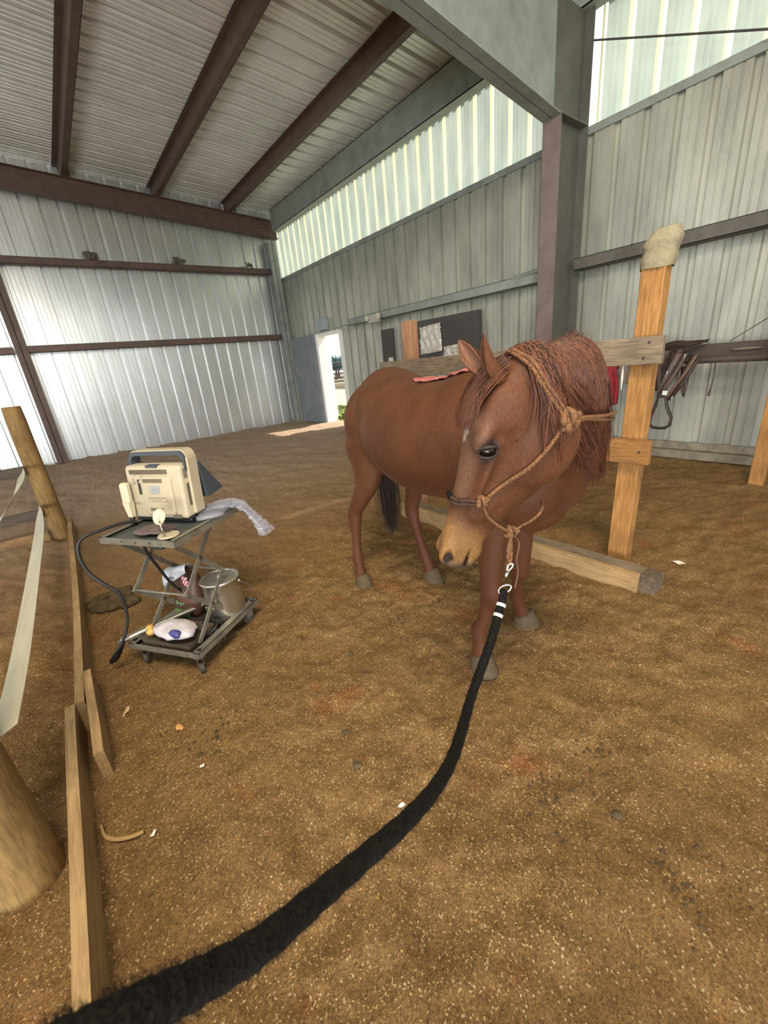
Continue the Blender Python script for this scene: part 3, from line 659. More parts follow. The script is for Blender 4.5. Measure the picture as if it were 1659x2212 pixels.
for i in range(260):          # short hairs standing up along the crest
    u = r3.uniform(.12, .75); p, T, U, S_ = neck_at(u); m = 9; st = p[:3]+U*(p[3]-.005)+S_*r3.normal(0, .014)
    d = U+S_*r3.normal(.1, .35)+T*r3.normal(-.1, .35); ln = r3.uniform(.02, .055)
    MP.append([st+d*ln*k/8 - np.array([0, 0, .3])*ln*(k/8)**2 for k in range(m)]); MR.append([.0013*(1-.8*k/8) for k in range(m)])
v_, q_ = strands(MP, MR); fast_mesh('mane', v_, q_, M['mane'], True, horse)
FP, FR = [], []
for i in range(900):
    s0, t0, w0 = r3.normal(.015, .012), .06, r3.normal(.008, .024); ln = r3.uniform(.10, .175); side = r3.normal(-.01, .035); pts = []; m = 9; off = r3.uniform(.002, .012)
    for k in range(m):
        t = k/(m-1); pts.append(snap_out(H(s0+ln*t, .05+.05*math.sin(t*2.0), w0+side*t+w0*.4*t), off))
    FP.append(pts); w = r3.uniform(.0006, .0016); FR.append([w*(1-.8*(k/8)**2) for k in range(m)])
v_, q_ = strands(FP, FR); fast_mesh('forelock', v_, q_, M['mane'], True, horse)
TP, TR = [], []
for i in range(1100):
    a = r3.uniform(0, 6.28); rr = abs(r3.normal(0, .5)); z0 = r3.uniform(.85, 1.2); ln = z0-r3.uniform(.16, .45); m = 9; pts = []; sx, sy = math.cos(a)*rr, math.sin(a)*rr
    for k in range(m):
        t = k/8; sp = .02+.06*math.sin(min(1, t*1.3)*1.7)
        pts.append((1.795+.02*t+sx*sp, 2.375-.02*t+sy*sp*.8, z0-ln*t))
    TP.append(pts); w = r3.uniform(.0010, .0024); TR.append([w*(1-.8*(k/8)**2) for k in range(m)])
v_, q_ = strands(TP, TR); fast_mesh('tail', v_, q_, M['tail'], True, horse)
# ------------------------------------------------------------------ timber fence with posts
def wood(name, c, dark, stretch, bump=.25, rough=.75):
    m = bpy.data.materials.new(name); m.use_nodes = True; N = m.node_tree.nodes; L = m.node_tree.links; b = N['Principled BSDF']; b.inputs['Roughness'].default_value = rough; b.inputs['Specular IOR Level'].default_value = .25
    tc = N.new('ShaderNodeTexCoord'); mp = N.new('ShaderNodeMapping'); mp.inputs['Scale'].default_value = stretch; L.new(tc.outputs['Object'], mp.inputs['Vector'])
    n = N.new('ShaderNodeTexNoise'); n.inputs['Scale'].default_value = 14; n.inputs['Detail'].default_value = 8; n.inputs['Roughness'].default_value = .7; n.inputs['Distortion'].default_value = .6; L.new(mp.outputs['Vector'], n.inputs['Vector'])
    rp = N.new('ShaderNodeValToRGB'); rp.color_ramp.elements[0].position = .3; rp.color_ramp.elements[1].position = .62; rp.color_ramp.elements[0].color = lin(dark); rp.color_ramp.elements[1].color = lin(c); L.new(n.outputs['Fac'], rp.inputs['Fac'])
    n2 = N.new('ShaderNodeTexNoise'); n2.inputs['Scale'].default_value = 3.5; n2.inputs['Detail'].default_value = 4; L.new(tc.outputs['Object'], n2.inputs['Vector'])
    mr = N.new('ShaderNodeMapRange'); mr.inputs['From Min'].default_value = .3; mr.inputs['From Max'].default_value = .7; mr.inputs['To Min'].default_value = .72; mr.inputs['To Max'].default_value = 1.1; L.new(n2.outputs['Fac'], mr.inputs['Value'])
    sc = N.new('ShaderNodeVectorMath'); sc.operation = 'SCALE'; L.new(rp.outputs['Color'], sc.inputs[0]); L.new(mr.outputs[0], sc.inputs['Scale']); L.new(sc.outputs[0], b.inputs['Base Color'])
    bm = N.new('ShaderNodeBump'); bm.inputs['Strength'].default_value = bump; bm.inputs['Distance'].default_value = .004; L.new(n.outputs['Fac'], bm.inputs['Height']); L.new(bm.outputs['Normal'], b.inputs['Normal'])
    return m
M['pine_z'] = wood('pine_post', '#ab7e4a', '#7b542b', (6, 6, .5)); M['pine_y'] = wood('pine_rail', '#a07444', '#6c4a28', (6, .5, 6)); M['grey_y'] = wood('weathered_rail', '#887863', '#574b3f', (6, .5, 6))
M['brown_z'] = wood('brown_post', '#a87f60', '#74533c', (6, 6, .5)); M['pale_y'] = wood('kick_board', '#a88b62', '#7d6442', (6, .4, 6)); M['log'] = wood('round_post', '#8f7245', '#5f4b2e', (5, 5, .6), .4)
M['nail'] = mat('nail', '#4a4038', .5, .6)
def slanted_post(name, b, w, d, h, lean, m, label, cat='post', parent=None):
    mb = MB(lambda p: (b[0]+p[0]+lean[0]*p[2]/h, b[1]+p[1]+lean[1]*p[2]/h, p[2])); mb.box((-w/2, -d/2, -.05), (w/2, d/2, h), .004)
    return tag(mb.build(name, m), label, cat)
tag(slanted_post('timber_post', (2.698, 1.032), .09, .118, 1.87, (.03, -.01), M['pine_z'], 'tall honey coloured timber post wearing a knitted sock on top'), None)
slanted_post('timber_post', (2.70, 2.98), .09, .12, 1.76, (0, 0), M['brown_z'], 'brown timber post rising above the rail behind the horse rump')
slanted_post('timber_post', (5.08, .80), .11, .11, 2.4, (0, 0), M['pine_z'], 'lone timber post at the right edge near the saddle')
# knitted sock on the post top
mb = MB(); n = 72; rows = []; PX, PY = 2.728, 1.022
for k in range(25):
    t = k/24; z = 1.775+.17*t; fold = .010*math.sin(t*11)*t; sk = .018*t
    row = []
    for j in range(n):
        a = 2*math.pi*j/n; rib = .0016*math.cos(j*math.pi) if t < .62 else 0
        rx, ry = .060+fold*.7+rib+.006*math.sin(t*3.1), .075+fold+rib+.006*math.sin(t*3.1)
        row.append((PX+.004*t+rx*np.sign(math.cos(a))*abs(math.cos(a))**.7, PY-sk+ry*np.sign(math.sin(a))*abs(math.sin(a))**.7, z-t*t*.014*math.sin(a)+.003*math.sin(3*a+t*5)))
    rows.append(row)
for k in range(5):   # open mouth, turned in
    rows.append([(PX+.004+(p[0]-PX)*(.94-.10*k), PY-.018+(p[1]-PY+.018)*(.95-.10*k), p[2]+(.004 if k == 0 else -.010*k)) for p in rows[24]])
F = [(i*n+k, i*n+(k+1) % n, (i+1)*n+(k+1) % n, (i+1)*n+k) for i in range(len(rows)-1) for k in range(n)] + [[(len(rows)-1)*n+k for k in range(n)]]
mb.add([p for r in rows for p in r], F)
tag(mb.build('knitted_sock', mat('knit', '#8b8268', .95, 0, .25, 220, .22, 60), None, True), 'grey green knitted sock pulled over the top of the tall timber post', 'sock')
def rail(name, x0, x1, y0, y1, z0, z1, m, label, cat='rail', screws=(), dz=0):
    mb = MB(lambda p: (p[0], p[1], p[2]+dz*(p[1]-y0)/(y1-y0))); mb.box((x0, y0, z0), (x1, y1, z1), .003)
    if not screws: return tag(mb.build(name, m), label, cat)
    e = empty(name, (x0, (y0+y1)/2, z0), label, cat); mb.build('board', m, e)
    for (y, z) in screws:
        s = MB(); s.lathe([(.007, -.004), (.006, 0)], (x0, y, z), 8, axis=0); s.build('screw', M['nail'], e)
    return e
rail('fence_rail', 2.61, 2.65, .905, 3.35, 1.295, 1.44, M['grey_y'], 'weathered grey top rail of the timber fence behind the horse', screws=((.99, 1.33), (.97, 1.41)))
rail('fence_rail', 2.60, 2.645, .90, 2.35, .735, .875, M['pine_y'], 'orange brown middle rail of the timber fence, dark cut end', screws=((.95, .81),))
rail('base_plank', 2.39, 2.43, .80, 2.95, -.03, .135, M['pale_y'], 'pale plank on edge at the foot of the timber fence', 'plank')
mb = MB(); mb.box((2.43, .715, -.02), (2.55, .80, .125), .003); tag(mb.build('timber_block', wood('dark_block', '#6f6250', '#453b2f', (3, 3, 3))), 'dark scuffed end of timber beside the pale base plank', 'timber')
mb = MB(); mb.box((2.42, .80, -.02), (2.56, 2.9, .12), .003); tag(mb.build('base_beam', M['grey_y']), 'timber sill lying behind the pale base plank', 'timber')
# ------------------------------------------------------------------ pen on the left: round posts, tape rails, kick boards
def log(x, y, r, h, label, r2=None):
    mb = MB(); n = 24; rows = []
    for k in range(12):
        t = k/11; z = -.06+(h+.06)*t; rr = r*(1.03-.06*t) if k < 11 else r*.9
        rows.append([(x+rr*math.cos(a)*(1+.02*math.sin(3*a+z*5)), y+rr*math.sin(a)*(1+.02*math.sin(2*a+z*7)), z) for a in [2*math.pi*j/n for j in range(n)]])
    F = [(i*n+k, i*n+(k+1) % n, (i+1)*n+(k+1) % n, (i+1)*n+k) for i in range(11) for k in range(n)] + [[11*n+k for k in range(n)]]
    mb.add([p for r_ in rows for p in r_], F); return tag(mb.build('round_post', M['log'], None, 40), label, 'post', None)
log(-.31, 5.40, .082, 1.37, 'round brown pen post standing before the back wall column')
log(-.485, 1.42, .094, 1.42, 'thick yellow brown round post close by, at the left edge')
def tape(pts, w, m, label, tw=None, name='fence_tape'):
    P = spline(pts, 10); W_ = spline([(a,) for a in w], 10); A = spline([(a,) for a in (tw or [0]*len(pts))], 10); mb = MB(); V_ = []
    for p, ww, a in zip(P, W_, A):
        u = np.array([math.sin(a[0]), 0, math.cos(a[0])])*ww[0]/2; o = np.array([.0012*math.cos(a[0]), 0, -.0012*math.sin(a[0])])
        V_ += [p+u+o, p-u+o, p-u-o, p+u-o]
    F = [(i*4+k, i*4+(k+1) % 4, i*4+4+(k+1) % 4, i*4+4+k) for i in range(len(P)-1) for k in range(4)]
    mb.add(V_, F); return tag(mb.build(name, m, None, False), label, 'fence tape')
M['tape'] = mat('fence_tape', '#b3a98c', .45, 0, .1, 40, .2, 6, stretch=(4, .3, 4))
tape([(-.395, 5.33, .385), (-.385, 5.0, .385), (-.375, 4.2, .40), (-.375, 3.0, .45), (-.375, 2.0, .50), (-.385, 1.45, .53)], [.03, .07, .085, .085, .085, .085], M['tape'], 'lower pale webbing rail stretched between the round pen posts', tw=[.3, .9, 1.15, 1.15, 1.15, 1.15])
tape([(-.39, 5.32, .80), (-.39, 4.9, .785), (-.39, 4.4, .78), (-.395, 3.6, .80), (-.40, 2.6, .86), (-.41, 1.45, .95)], [.02, .06, .05, .04, .045, .05], M['tape'], 'upper twisted pale webbing rail hung between the round pen posts', tw=[.1, 1.1, 1.2, .5, 1.2, 1.2])
M['dark_rail'] = wood('dark_rail', '#5d5248', '#38302a', (.5, 6, 6))
for z, lb in ((.76, 'upper dark rail of the pen running left from the post'), (.31, 'lower dark rail of the pen running left from the post')):
    mb = MB(); mb.box((-3.2, 5.30, z-.04), (-.38, 5.34, z+.05), .003); tag(mb.build('pen_rail', M['dark_rail']), lb.replace(' left', ''), 'rail')
mb = MB(); mb.box((-3.2, 5.30, -.03), (-.40, 5.34, .13), .003); tag(mb.build('pen_board', wood('pen_board', '#8d6f4a', '#5e4a33', (.5, 6, 6))), 'brown kick board along the far side of the pen', 'board')
def board(y0, y1, x0, x1, t, z0, z1, m, label, name='kick_board', tilt=0):
    mb = MB(); n = 10; V_ = []
    for k in range(n+1):
        u = k/n; y = y0+(y1-y0)*u; x = x0+(x1-x0)*u+.0025*(y1-y0)*math.sin(u*5)
        V_ += [(x-t, y, z0), (x, y, z0), (x+tilt, y, z1), (x-t+tilt, y, z1)]
    F = [(i*4+k, i*4+4+k, i*4+4+(k+1) % 4, i*4+(k+1) % 4) for i in range(n) for k in range(4)] + [(0, 1, 2, 3), tuple(n*4+k for k in (3, 2, 1, 0))]
    mb.add(V_, F); return tag(mb.build(name, m), label, 'board')
board(2.03, 5.62, -.262, -.172, .036, -.05, .155, M['pale_y'], 'pale kick board on edge leading from the round post toward the joint')
board(.55, 2.02, -.322, -.292, .036, -.05, .165, M['pale_y'], 'pale kick board nearest the camera, worn along its top edge'.replace('nearest the camera', 'beyond the joint, running under the rope end'))
board(1.66, 2.28, -.222, -.222, .034, -.03, .15, M['pale_y'], 'short splice board covering the joint of two kick boards', 'splice_board')
# ------------------------------------------------------------------ along the side wall
M['slate'] = mat('slate_board', '#4b4a48', .8, 0, .05, 10, .2, 4)
mb = MB(); mb.box((5.80, 4.72, 1.18), (5.875, 6.35, 2.08), .004); tag(mb.build('dark_board', M['slate']), 'large dark board on the side wall, with two foil sheets hung on it', 'board')
mb = MB(); mb.box((5.80, 6.95, 1.05), (5.875, 7.30, 2.05), .004); tag(mb.build('dark_board', M['slate']), 'narrow dark panel on the side wall left of the brown post'.replace(' left of', ' beside'), 'panel')
def crumpled(y0, y1, z0, z1, x, seed, m, label, skew=.03, name='foil_sheet'):
    r = np.random.default_rng(seed); n = 18; V_ = []
    nz_ = r.normal(0, .008, (n+1, n+1))
    for i in range(n+1):
        for j in range(n+1):
            u, v = i/n, j/n; V_.append((x+nz_[i, j]+.012*math.sin(u*23+math.sin(v*6)*2), y0+(y1-y0)*u, z0+(z1-z0)*v+skew*(.5-u)))
    F = [(i*(n+1)+j, (i+1)*(n+1)+j, (i+1)*(n+1)+j+1, i*(n+1)+j+1) for i in range(n) for j in range(n)]
    o = mesh_object(name, V_, F, m, None, True); md = o.modifiers.new('s', 'SOLIDIFY'); md.thickness = .002; return tag(o, label, 'sheet')
M['foil'] = mat('silver_plastic', '#c9c4b8', .3, .25, 0)
crumpled(5.55, 6.10, 1.50, 1.98, 5.775, 4, M['foil'], 'crinkled silvery sheet hanging on the dark board, higher one')
crumpled(5.00, 5.50, 1.28, 1.60, 5.775, 5, M['foil'], 'crinkled silvery sheet on the dark board, lower one by the ears')
mb = MB(); mb.box((5.79, 6.96, 1.28), (5.80, 7.10, 1.50)); mb.box((5.79, 7.06, 1.14), (5.80, 7.10, 1.29)); tag(mb.build('paper_notice', mat('paper', '#cfc9c0', .8)), 'small white paper notice pinned on the narrow dark panel', 'notice')
# emergency light and door box
fx = empty('emergency_light', (5.66, 7.35, 2.28), 'pale twin head emergency light on the side wall girt', 'light fitting')
mb = MB(); mb.box((5.62, 7.12, 2.20), (5.70, 7.48, 2.36), .012); mb.build('housing', mat('pale_plastic', '#a9a79b', .5), fx)
for y in (7.08, 7.46):
    mb = MB(); mb.lathe([(.03, .03), (.062, 0), (.058, -.02), (.02, -.012)][::-1], (5.60, y, 2.30), 16, axis=0); mb.build('lamp_head', mat('lamp_head', '#bdbbb0', .35), fx, 40)
mb = MB(); mb.tube([(5.68, 7.5, 2.30), (5.68, 8.9, 2.27)], .012, 6); mb.build('conduit', M['steel_grey'], fx)
mb = MB(); mb.box((5.74, 9.42, 2.30), (5.875, 9.76, 2.58), .01); tag(mb.build('sign_box', mat('box_grey', '#9aa3ab', .6)), 'small pale box mounted above the open doorway', 'box')
# low beam, saddle and clothes on the side wall
mb = MB(); mb.box((5.42, -6, 1.185), (5.50, 3.05, 1.30), .004); mb.box((5.50, -6, 1.20), (5.62, 3.05, 1.215)); mb.tube([(5.36, 2.1, 1.155), (5.36, -3, 1.13)], .035, 10)
tag(mb.build('low_beam', mat('dark_beam', '#4d413a', .7, .1, .2, 20, .3, 6)), 'dark horizontal beam along the side wall carrying the saddle', 'beam')
M['leather2'] = mat('worn_leather', '#443129', .5, 0, .6, 25, .5, 18); M['leather'] = mat('saddle_leather', '#33251e', .55, 0, .4, 40, .4, 14)
sd = empty('saddle', (5.3, 1.85, 1.25), 'dark brown leather saddle slung over the low wall beam', 'saddle')
def cloth_strip(name, pts, w, th, m, parent=None, wave=0):
    P = spline(pts, 6); mb = MB(); V_ = []; n = len(P)
    ww = spline([(x,) for x in (w if isinstance(w, (list, tuple)) else [w]*len(pts))], 6)
    for i, p in enumerate(P):
        T = P[min(n-1, i+1)]-P[max(0, i-1)]; T = T/np.linalg.norm(T); sdv = np.cross(T, (1, 0, 0)); sdv = sdv/(np.linalg.norm(sdv)+1e-9); nr = np.cross(sdv, T)
        for k in range(9):
            a = k/8*2-1; V_.append(p+sdv*a*ww[i][0]/2+nr*(th+wave*math.sin(a*6+i*.3)))
        for k in range(8, -1, -1):
            a = k/8*2-1; V_.append(p+sdv*a*ww[i][0]/2-nr*(th-wave*math.sin(a*6+i*.3)))
    F = [(i*18+k, i*18+(k+1) % 18, i*18+18+(k+1) % 18, i*18+18+k) for i in range(n-1) for k in range(18)] + [list(range(18))[::-1], [(n-1)*18+k for k in range(18)]]
    mb.add(V_, F); return mb.build(name, m, parent, True)
cloth_strip('seat', [(5.40, 1.86, 1.25), (5.36, 1.74, 1.285), (5.34, 1.62, 1.30), (5.34, 1.52, 1.325), (5.35, 1.46, 1.335)], [.16, .15, .10, .05, .015], .014, M['leather'], sd, .008)
cloth_strip('skirt', [(5.34, 1.80, 1.27), (5.30, 1.80, 1.16), (5.27, 1.82, 1.00), (5.26, 1.84, .86)], [.30, .30, .24, .16], .008, M['leather'], sd, .016)
cloth_strip('fender', [(5.29, 1.66, 1.24), (5.24, 1.69, 1.08), (5.22, 1.74, .92), (5.22, 1.77, .80)], [.16, .13, .09, .07], .006, M['leather2'], sd, .010)
cloth_strip('flap', [(5.30, 1.52, 1.20), (5.25, 1.55, 1.08), (5.24, 1.60, .94), (5.25, 1.66, .82), (5.25, 1.69, .76)], [.10, .085, .07, .05, .03], .006, M['leather'], sd, .007)
cloth_strip('flap', [(5.31, 1.60, 1.10), (5.28, 1.585, .96), (5.28, 1.575, .86), (5.28, 1.565, .79)], [.08, .075, .05, .012], .005, M['leather2'], sd, .009)
cloth_strip('strap', [(5.25, 1.50, 1.21), (5.21, 1.56, 1.05), (5.20, 1.64, .90), (5.21, 1.70, .79)], [.028, .028, .026, .024], .004, mat('worn_strap', '#5d4437', .6), sd)
cloth_strip('strap', [(5.24, 1.84, 1.22), (5.20, 1.80, 1.02), (5.20, 1.78, .84)], [.03, .03, .026], .004, M['leather2'], sd)
mb = MB(); mb.tube([(5.35, 1.47, 1.325), (5.345, 1.455, 1.345), (5.345, 1.44, 1.345)], [.012, .010, .006], 8); mb.build('horn', M['leather'], sd, True)
mb = MB(); mb.tube([(5.22, 1.715, .80), (5.22, 1.69, .70), (5.22, 1.635, .58), (5.22, 1.64, .50), (5.22, 1.68, .465), (5.22, 1.74, .46), (5.22, 1.80, .465), (5.22, 1.84, .50), (5.22, 1.835, .58), (5.22, 1.80, .70), (5.22, 1.785, .80)], .011, 8, closed=True, flat=1.8); mb.build('stirrup', M['leather'], sd, True)
mb = MB(); mb.box((5.20, 1.70, .82), (5.205, 1.745, .865)); mb.build('buckle', mat('bright_buckle', '#e8e8e8', .3, .3), sd)
for (y, z) in ((1.60, 1.20), (1.74, 1.04), (1.66, .78)):
    mb = MB(); mb.tube([(5.19, y, z-.03), (5.185, y-.014, z), (5.19, y-.018, z+.03)], .005, 6); mb.build('ring', mat('dull_ring', '#9a948c', .4, .5), sd)
mb = MB(); mb.tube([(5.5, 1.40, 1.18), (5.48, 1.385, 1.0), (5.47, 1.39, .86), (5.47, 1.40, .78)], [.005, .005, .006, .012], 6); tag(mb.build('hanging_strap', M['leather']), 'thin dark strap hanging down from the low beam', 'strap')
mb = MB(); mb.tube([(5.45, 1.30, 1.31), (5.6, .2, 2.1)], .004, 6); tag(mb.build('guy_wire', mat('wire', '#3c3733', .6, .3)), 'thin wire slanting up across the wall past the low beam', 'wire')
mb = MB(); mb.ball((5.40, 1.15, 1.235), (.03, .13, .012), 12); tag(mb.build('folded_rag', mat('rag', '#7b6f62', .9), None, True), 'pale folded rag stuck along the low beam', 'rag')
M['redcloth'] = mat('red_cloth', '#8d1f27', .85, 0, .3, 30, .45, 9)
cloth_strip('red', [(5.44, 2.50, 1.31), (5.40, 2.48, 1.22), (5.38, 2.46, 1.05), (5.37, 2.38, .90), (5.38, 2.33, .68)], [.28, .30, .30, .22, .10], .02, M['redcloth'], None, .02)
o = bpy.data.objects['red']; o.name = 'red_blanket'; tag(o, 'red blanket hanging behind the horse neck and top rail', 'blanket')
o = cloth_strip('grey_coat', [(5.44, 2.18, 1.31), (5.40, 2.18, 1.24), (5.36, 2.17, 1.08), (5.36, 2.16, .94)], [.24, .25, .22, .12], .02, mat('grey_cloth', '#6f6256', .9, 0, .3, 30, .3, 8), None, .015); tag(o, 'grey brown cloth hanging beside the red blanket', 'cloth')
mb = MB(); mb.tube([(2.63, 1.10, 1.296), (2.63, 1.10, 1.23), (2.63, 1.098, 1.16)], [.002, .006, .0015], 8); tag(mb.build('white_tassel', mat('tassel', '#cfc6b4', .9)), 'small white tassel hanging by the tall timber post', 'tassel')
# ------------------------------------------------------------------ doorway and outdoors
M['white'] = mat('white_paint', '#e8e8e4', .5)
df = empty('door_1', (5.9, 9.4, 0), None, None); df['kind'] = 'structure'
mb = MB(); mb.box((5.76, DY1-.10, 0), (6.02, DY1, DZ)); mb.box((5.78, DY0, 0), (6.02, DY0+.03, DZ)); mb.box((5.77, DY0+.03, DZ-.06), (6.02, DY1-.10, DZ)); mb.build('door_frame', M['white'], df)
mb = MB(lambda p: (6.03+p[0]*.60-p[1]*.80, 9.95+p[0]*.80+p[1]*.60, p[2])); mb.box((0, -.02, .02), (.95, .02, DZ-.07), .004); mb.build('door_leaf', M['white'], df)
mb = MB(); mb.box((5.70, DY1+.02, 0), (5.78, 11.2, 2.25), .004); tag(mb.build('door_side_panel', mat('panel_grey', '#7f868c', .6, .1, .1, 10, .2, 3)), 'flat grey panel between the doorway and the far corner', 'panel')
mb = MB(); mb.add([(-80, -80, -.16), (80, -80, -.16), (80, 80, -.16), (-80, 80, -.16)], [(0, 1, 2, 3)]); mb.add([(5.96, -20, -.06), (70, -20, -.06), (70, 60, -.06), (5.96, 60, -.06)], [(0, 1, 2, 3)])
gm = bpy.data.materials.new('yard'); gm.use_nodes = True; N = gm.node_tree.nodes; L = gm.node_tree.links; g_ = N.new('ShaderNodeNewGeometry'); sp = N.new('ShaderNodeSeparateXYZ'); L.new(g_.outputs['Position'], sp.inputs[0])
rp = N.new('ShaderNodeValToRGB'); rp.color_ramp.interpolation = 'CONSTANT'; mr = N.new('ShaderNodeMapRange'); mr.inputs['From Min'].default_value = 5.9; mr.inputs['From Max'].default_value = 30
nn = N.new('ShaderNodeTexNoise'); nn.inputs['Scale'].default_value = 1.5; ad = N.new('ShaderNodeMath'); ad.operation = 'MULTIPLY_ADD'; ad.inputs[1].default_value = 1.2; L.new(nn.outputs['Fac'], ad.inputs[0]); L.new(sp.outputs['X'], ad.inputs[2]); L.new(ad.outputs[0], mr.inputs['Value']); L.new(mr.outputs[0], rp.inputs['Fac'])
e = rp.color_ramp.elements; e[0].color = lin('#4f5125'); e[1].position = .16; e[1].color = lin('#9a917c')
for p_, c_ in ((.42, '#4d402a'), (.62, '#6d6350')): x_ = e.new(p_); x_.color = lin(c_)
L.new(rp.outputs['Color'], N['Principled BSDF'].inputs['Base Color']); N['Principled BSDF'].inputs['Roughness'].default_value = 1
o = mb.build('yard_ground', gm); o['kind'] = 'structure'
# weeds just outside
LP, LQ = [], []
rw = np.random.default_rng(5)
for i in range(2200):
    x, y = rw.uniform(6.1, 8.6), rw.uniform(9.0, 14.0); a = rw.uniform(0, 6.28); h = rw.uniform(.04, .16); w = rw.uniform(.02, .05); n0 = len(LP)
    dx_, dy_ = math.cos(a), math.sin(a)
    LP += [(x-dy_*w*.3, y+dx_*w*.3, -.06), (x+dy_*w*.3, y-dx_*w*.3, -.06), (x+dx_*h*.4+dy_*w, y+dy_*h*.4-dx_*w, h*.6-.06), (x+dx_*h*.4-dy_*w, y+dy_*h*.4+dx_*w, h*.6-.06), (x+dx_*h, y+dy_*h, h-.06)]
    LQ += [(n0, n0+1, n0+2, n0+3), (n0+3, n0+2, n0+4)]
o = mesh_object('weeds', LP, LQ, hair_mat('weed_leaf', '#33500f', '#8a8f3a', .7)); tag(o, 'sunlit green weeds growing outside the doorway', 'weeds', None, 'stuff')
yf = empty('yard_fence', (20, 25, 0), 'dark pipe fence standing in the yard beyond the doorway', 'fence')
MD = mat('pipe_steel', '#5b4d45', .7, .2)
for z in (.35, .62, .9, 1.15, 1.42, 1.62):
    mb = MB(); mb.tube([(14, 28.5, z), (26, 21.5, z)], .05, 6); mb.build('pipe', MD, yf)
for t in np.linspace(0, 1, 6):
    mb = MB(); mb.tube([(14+12*t, 28.5-7*t, -.06), (14+12*t, 28.5-7*t, 1.75)], .085, 6); mb.build('post', MD, yf)
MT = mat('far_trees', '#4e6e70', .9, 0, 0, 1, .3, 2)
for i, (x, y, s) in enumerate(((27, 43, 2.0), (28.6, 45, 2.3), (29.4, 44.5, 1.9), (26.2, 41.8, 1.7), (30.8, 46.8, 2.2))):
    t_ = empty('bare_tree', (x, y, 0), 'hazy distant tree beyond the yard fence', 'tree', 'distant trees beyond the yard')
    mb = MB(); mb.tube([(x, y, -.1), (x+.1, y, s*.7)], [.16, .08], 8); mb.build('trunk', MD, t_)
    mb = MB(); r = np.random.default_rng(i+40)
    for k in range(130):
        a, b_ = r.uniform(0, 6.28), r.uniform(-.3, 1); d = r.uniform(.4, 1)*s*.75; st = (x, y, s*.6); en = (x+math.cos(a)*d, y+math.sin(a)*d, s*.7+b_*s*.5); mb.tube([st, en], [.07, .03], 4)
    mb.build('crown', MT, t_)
# ------------------------------------------------------------------ scissor lift cart with the scanner
CO = np.array([-.044, 2.385, .0]); CU = np.array([.559, -.829, 0]); CV = np.array([.829, .559, 0])
def K(p): q_ = CO + p[0]*CU + p[1]*CV; return (q_[0], q_[1], p[2])
def KB(): return MB(K)
M['cart'] = mat('cart_steel', '#8d897b', .45, .55, .15, 60, .4, 12); M['steel_shiny'] = mat('stainless', '#b9b3a4', .22, .9, 0, 1, .15, 5); M['black'] = mat('black_rubber', '#1c1a19', .5); M['rubber'] = mat('wheel_rubber', '#4a443d', .8, 0, .2, 40, .3, 20)
cart = empty('lift_cart', K((.24, .26, 0)), 'steel scissor lift cart on casters standing in the sand', 'cart')
A1, B1 = .475, .525
def angle_frame(z, h, w, a0, a1, b0, b1, name):
    mb = KB(); t = .004
    for (p0, p1) in (((a0, b0), (a1, b0+t)), ((a0, b1-t), (a1, b1)), ((a0, b0), (a0+t, b1)), ((a1-t, b0), (a1, b1))): mb.box((p0[0], p0[1], z-h), (p1[0], p1[1], z))
    mb.box((a0, b0, z-t), (a0+w, b1, z)); mb.box((a1-w, b0, z-t), (a1, b1, z))
    return mb
mb = angle_frame(.145, .034, .042, 0, A1, 0, B1, 'f'); fr = mb.build('base_frame', M['cart'], cart)
for (a, b) in ((.021, .03), (A1-.021, .03), (A1-.021, B1-.03), (.021, B1-.03)):
    mb = KB(); mb.lathe([(.012, 0), (.012, .0012)], (a, b, .1452), 14); mb.build('hole', M['black'], fr)
mb = KB(); mb.box((.004, .004, .111), (A1-.004, B1-.004, .115)); mb.build('deck', mat('dark_deck', '#3a342d', .7, .1, .2, 30, .4, 10), cart)
def caster(a, b, ang):
    c, s = math.cos(ang), math.sin(ang); X = lambda p: K((a+p[0]*c-p[1]*s, b+p[0]*s+p[1]*c, p[2]))
    mb = MB(X); mb.box((-.026, -.026, .100), (.026, .026, .111)); mb.box((-.016, -.022, .045), (-.013, .018, .102)); mb.box((.013, -.022, .045), (.016, .018, .102)); mb.lathe([(.014, .092), (.014, .101)], (0, 0, 0), 12)
    o = mb.build('caster', M['cart'], cart)
    mb = MB(X); mb.lathe([(.008, -.012), (.026, -.012), (.030, -.008), (.030, .008), (.026, .012), (.008, .012)], (0, -.010, .030), 18, axis=0); mb.build('wheel', M['rubber'], o, 40)
for a, b, g in ((.05, .05, .4), (A1-.05, .04, .9), (A1-.05, B1-.05, -.3), (.05, B1-.05, .2)): caster(a, b, g)
mb = angle_frame(.755, .034, .03, 0, .48, .045, .525, 't'); tf = mb.build('top_frame', M['cart'], cart)
mb = KB(); mb.box((.004, .05, .735), (.476, .52, .740)); mb.build('platform', mat('platform_dark', '#5b5f5c', .5, .4, .1, 30, .35, 10), cart)
for (a, b) in ((.15, .044), (.24, .044), (.33, .044)):
    mb = KB(); mb.lathe([(.004, -.001), (.004, .002)], (a, b, .738), 8, axis=1); mb.build('rivet', M['black'], tf)
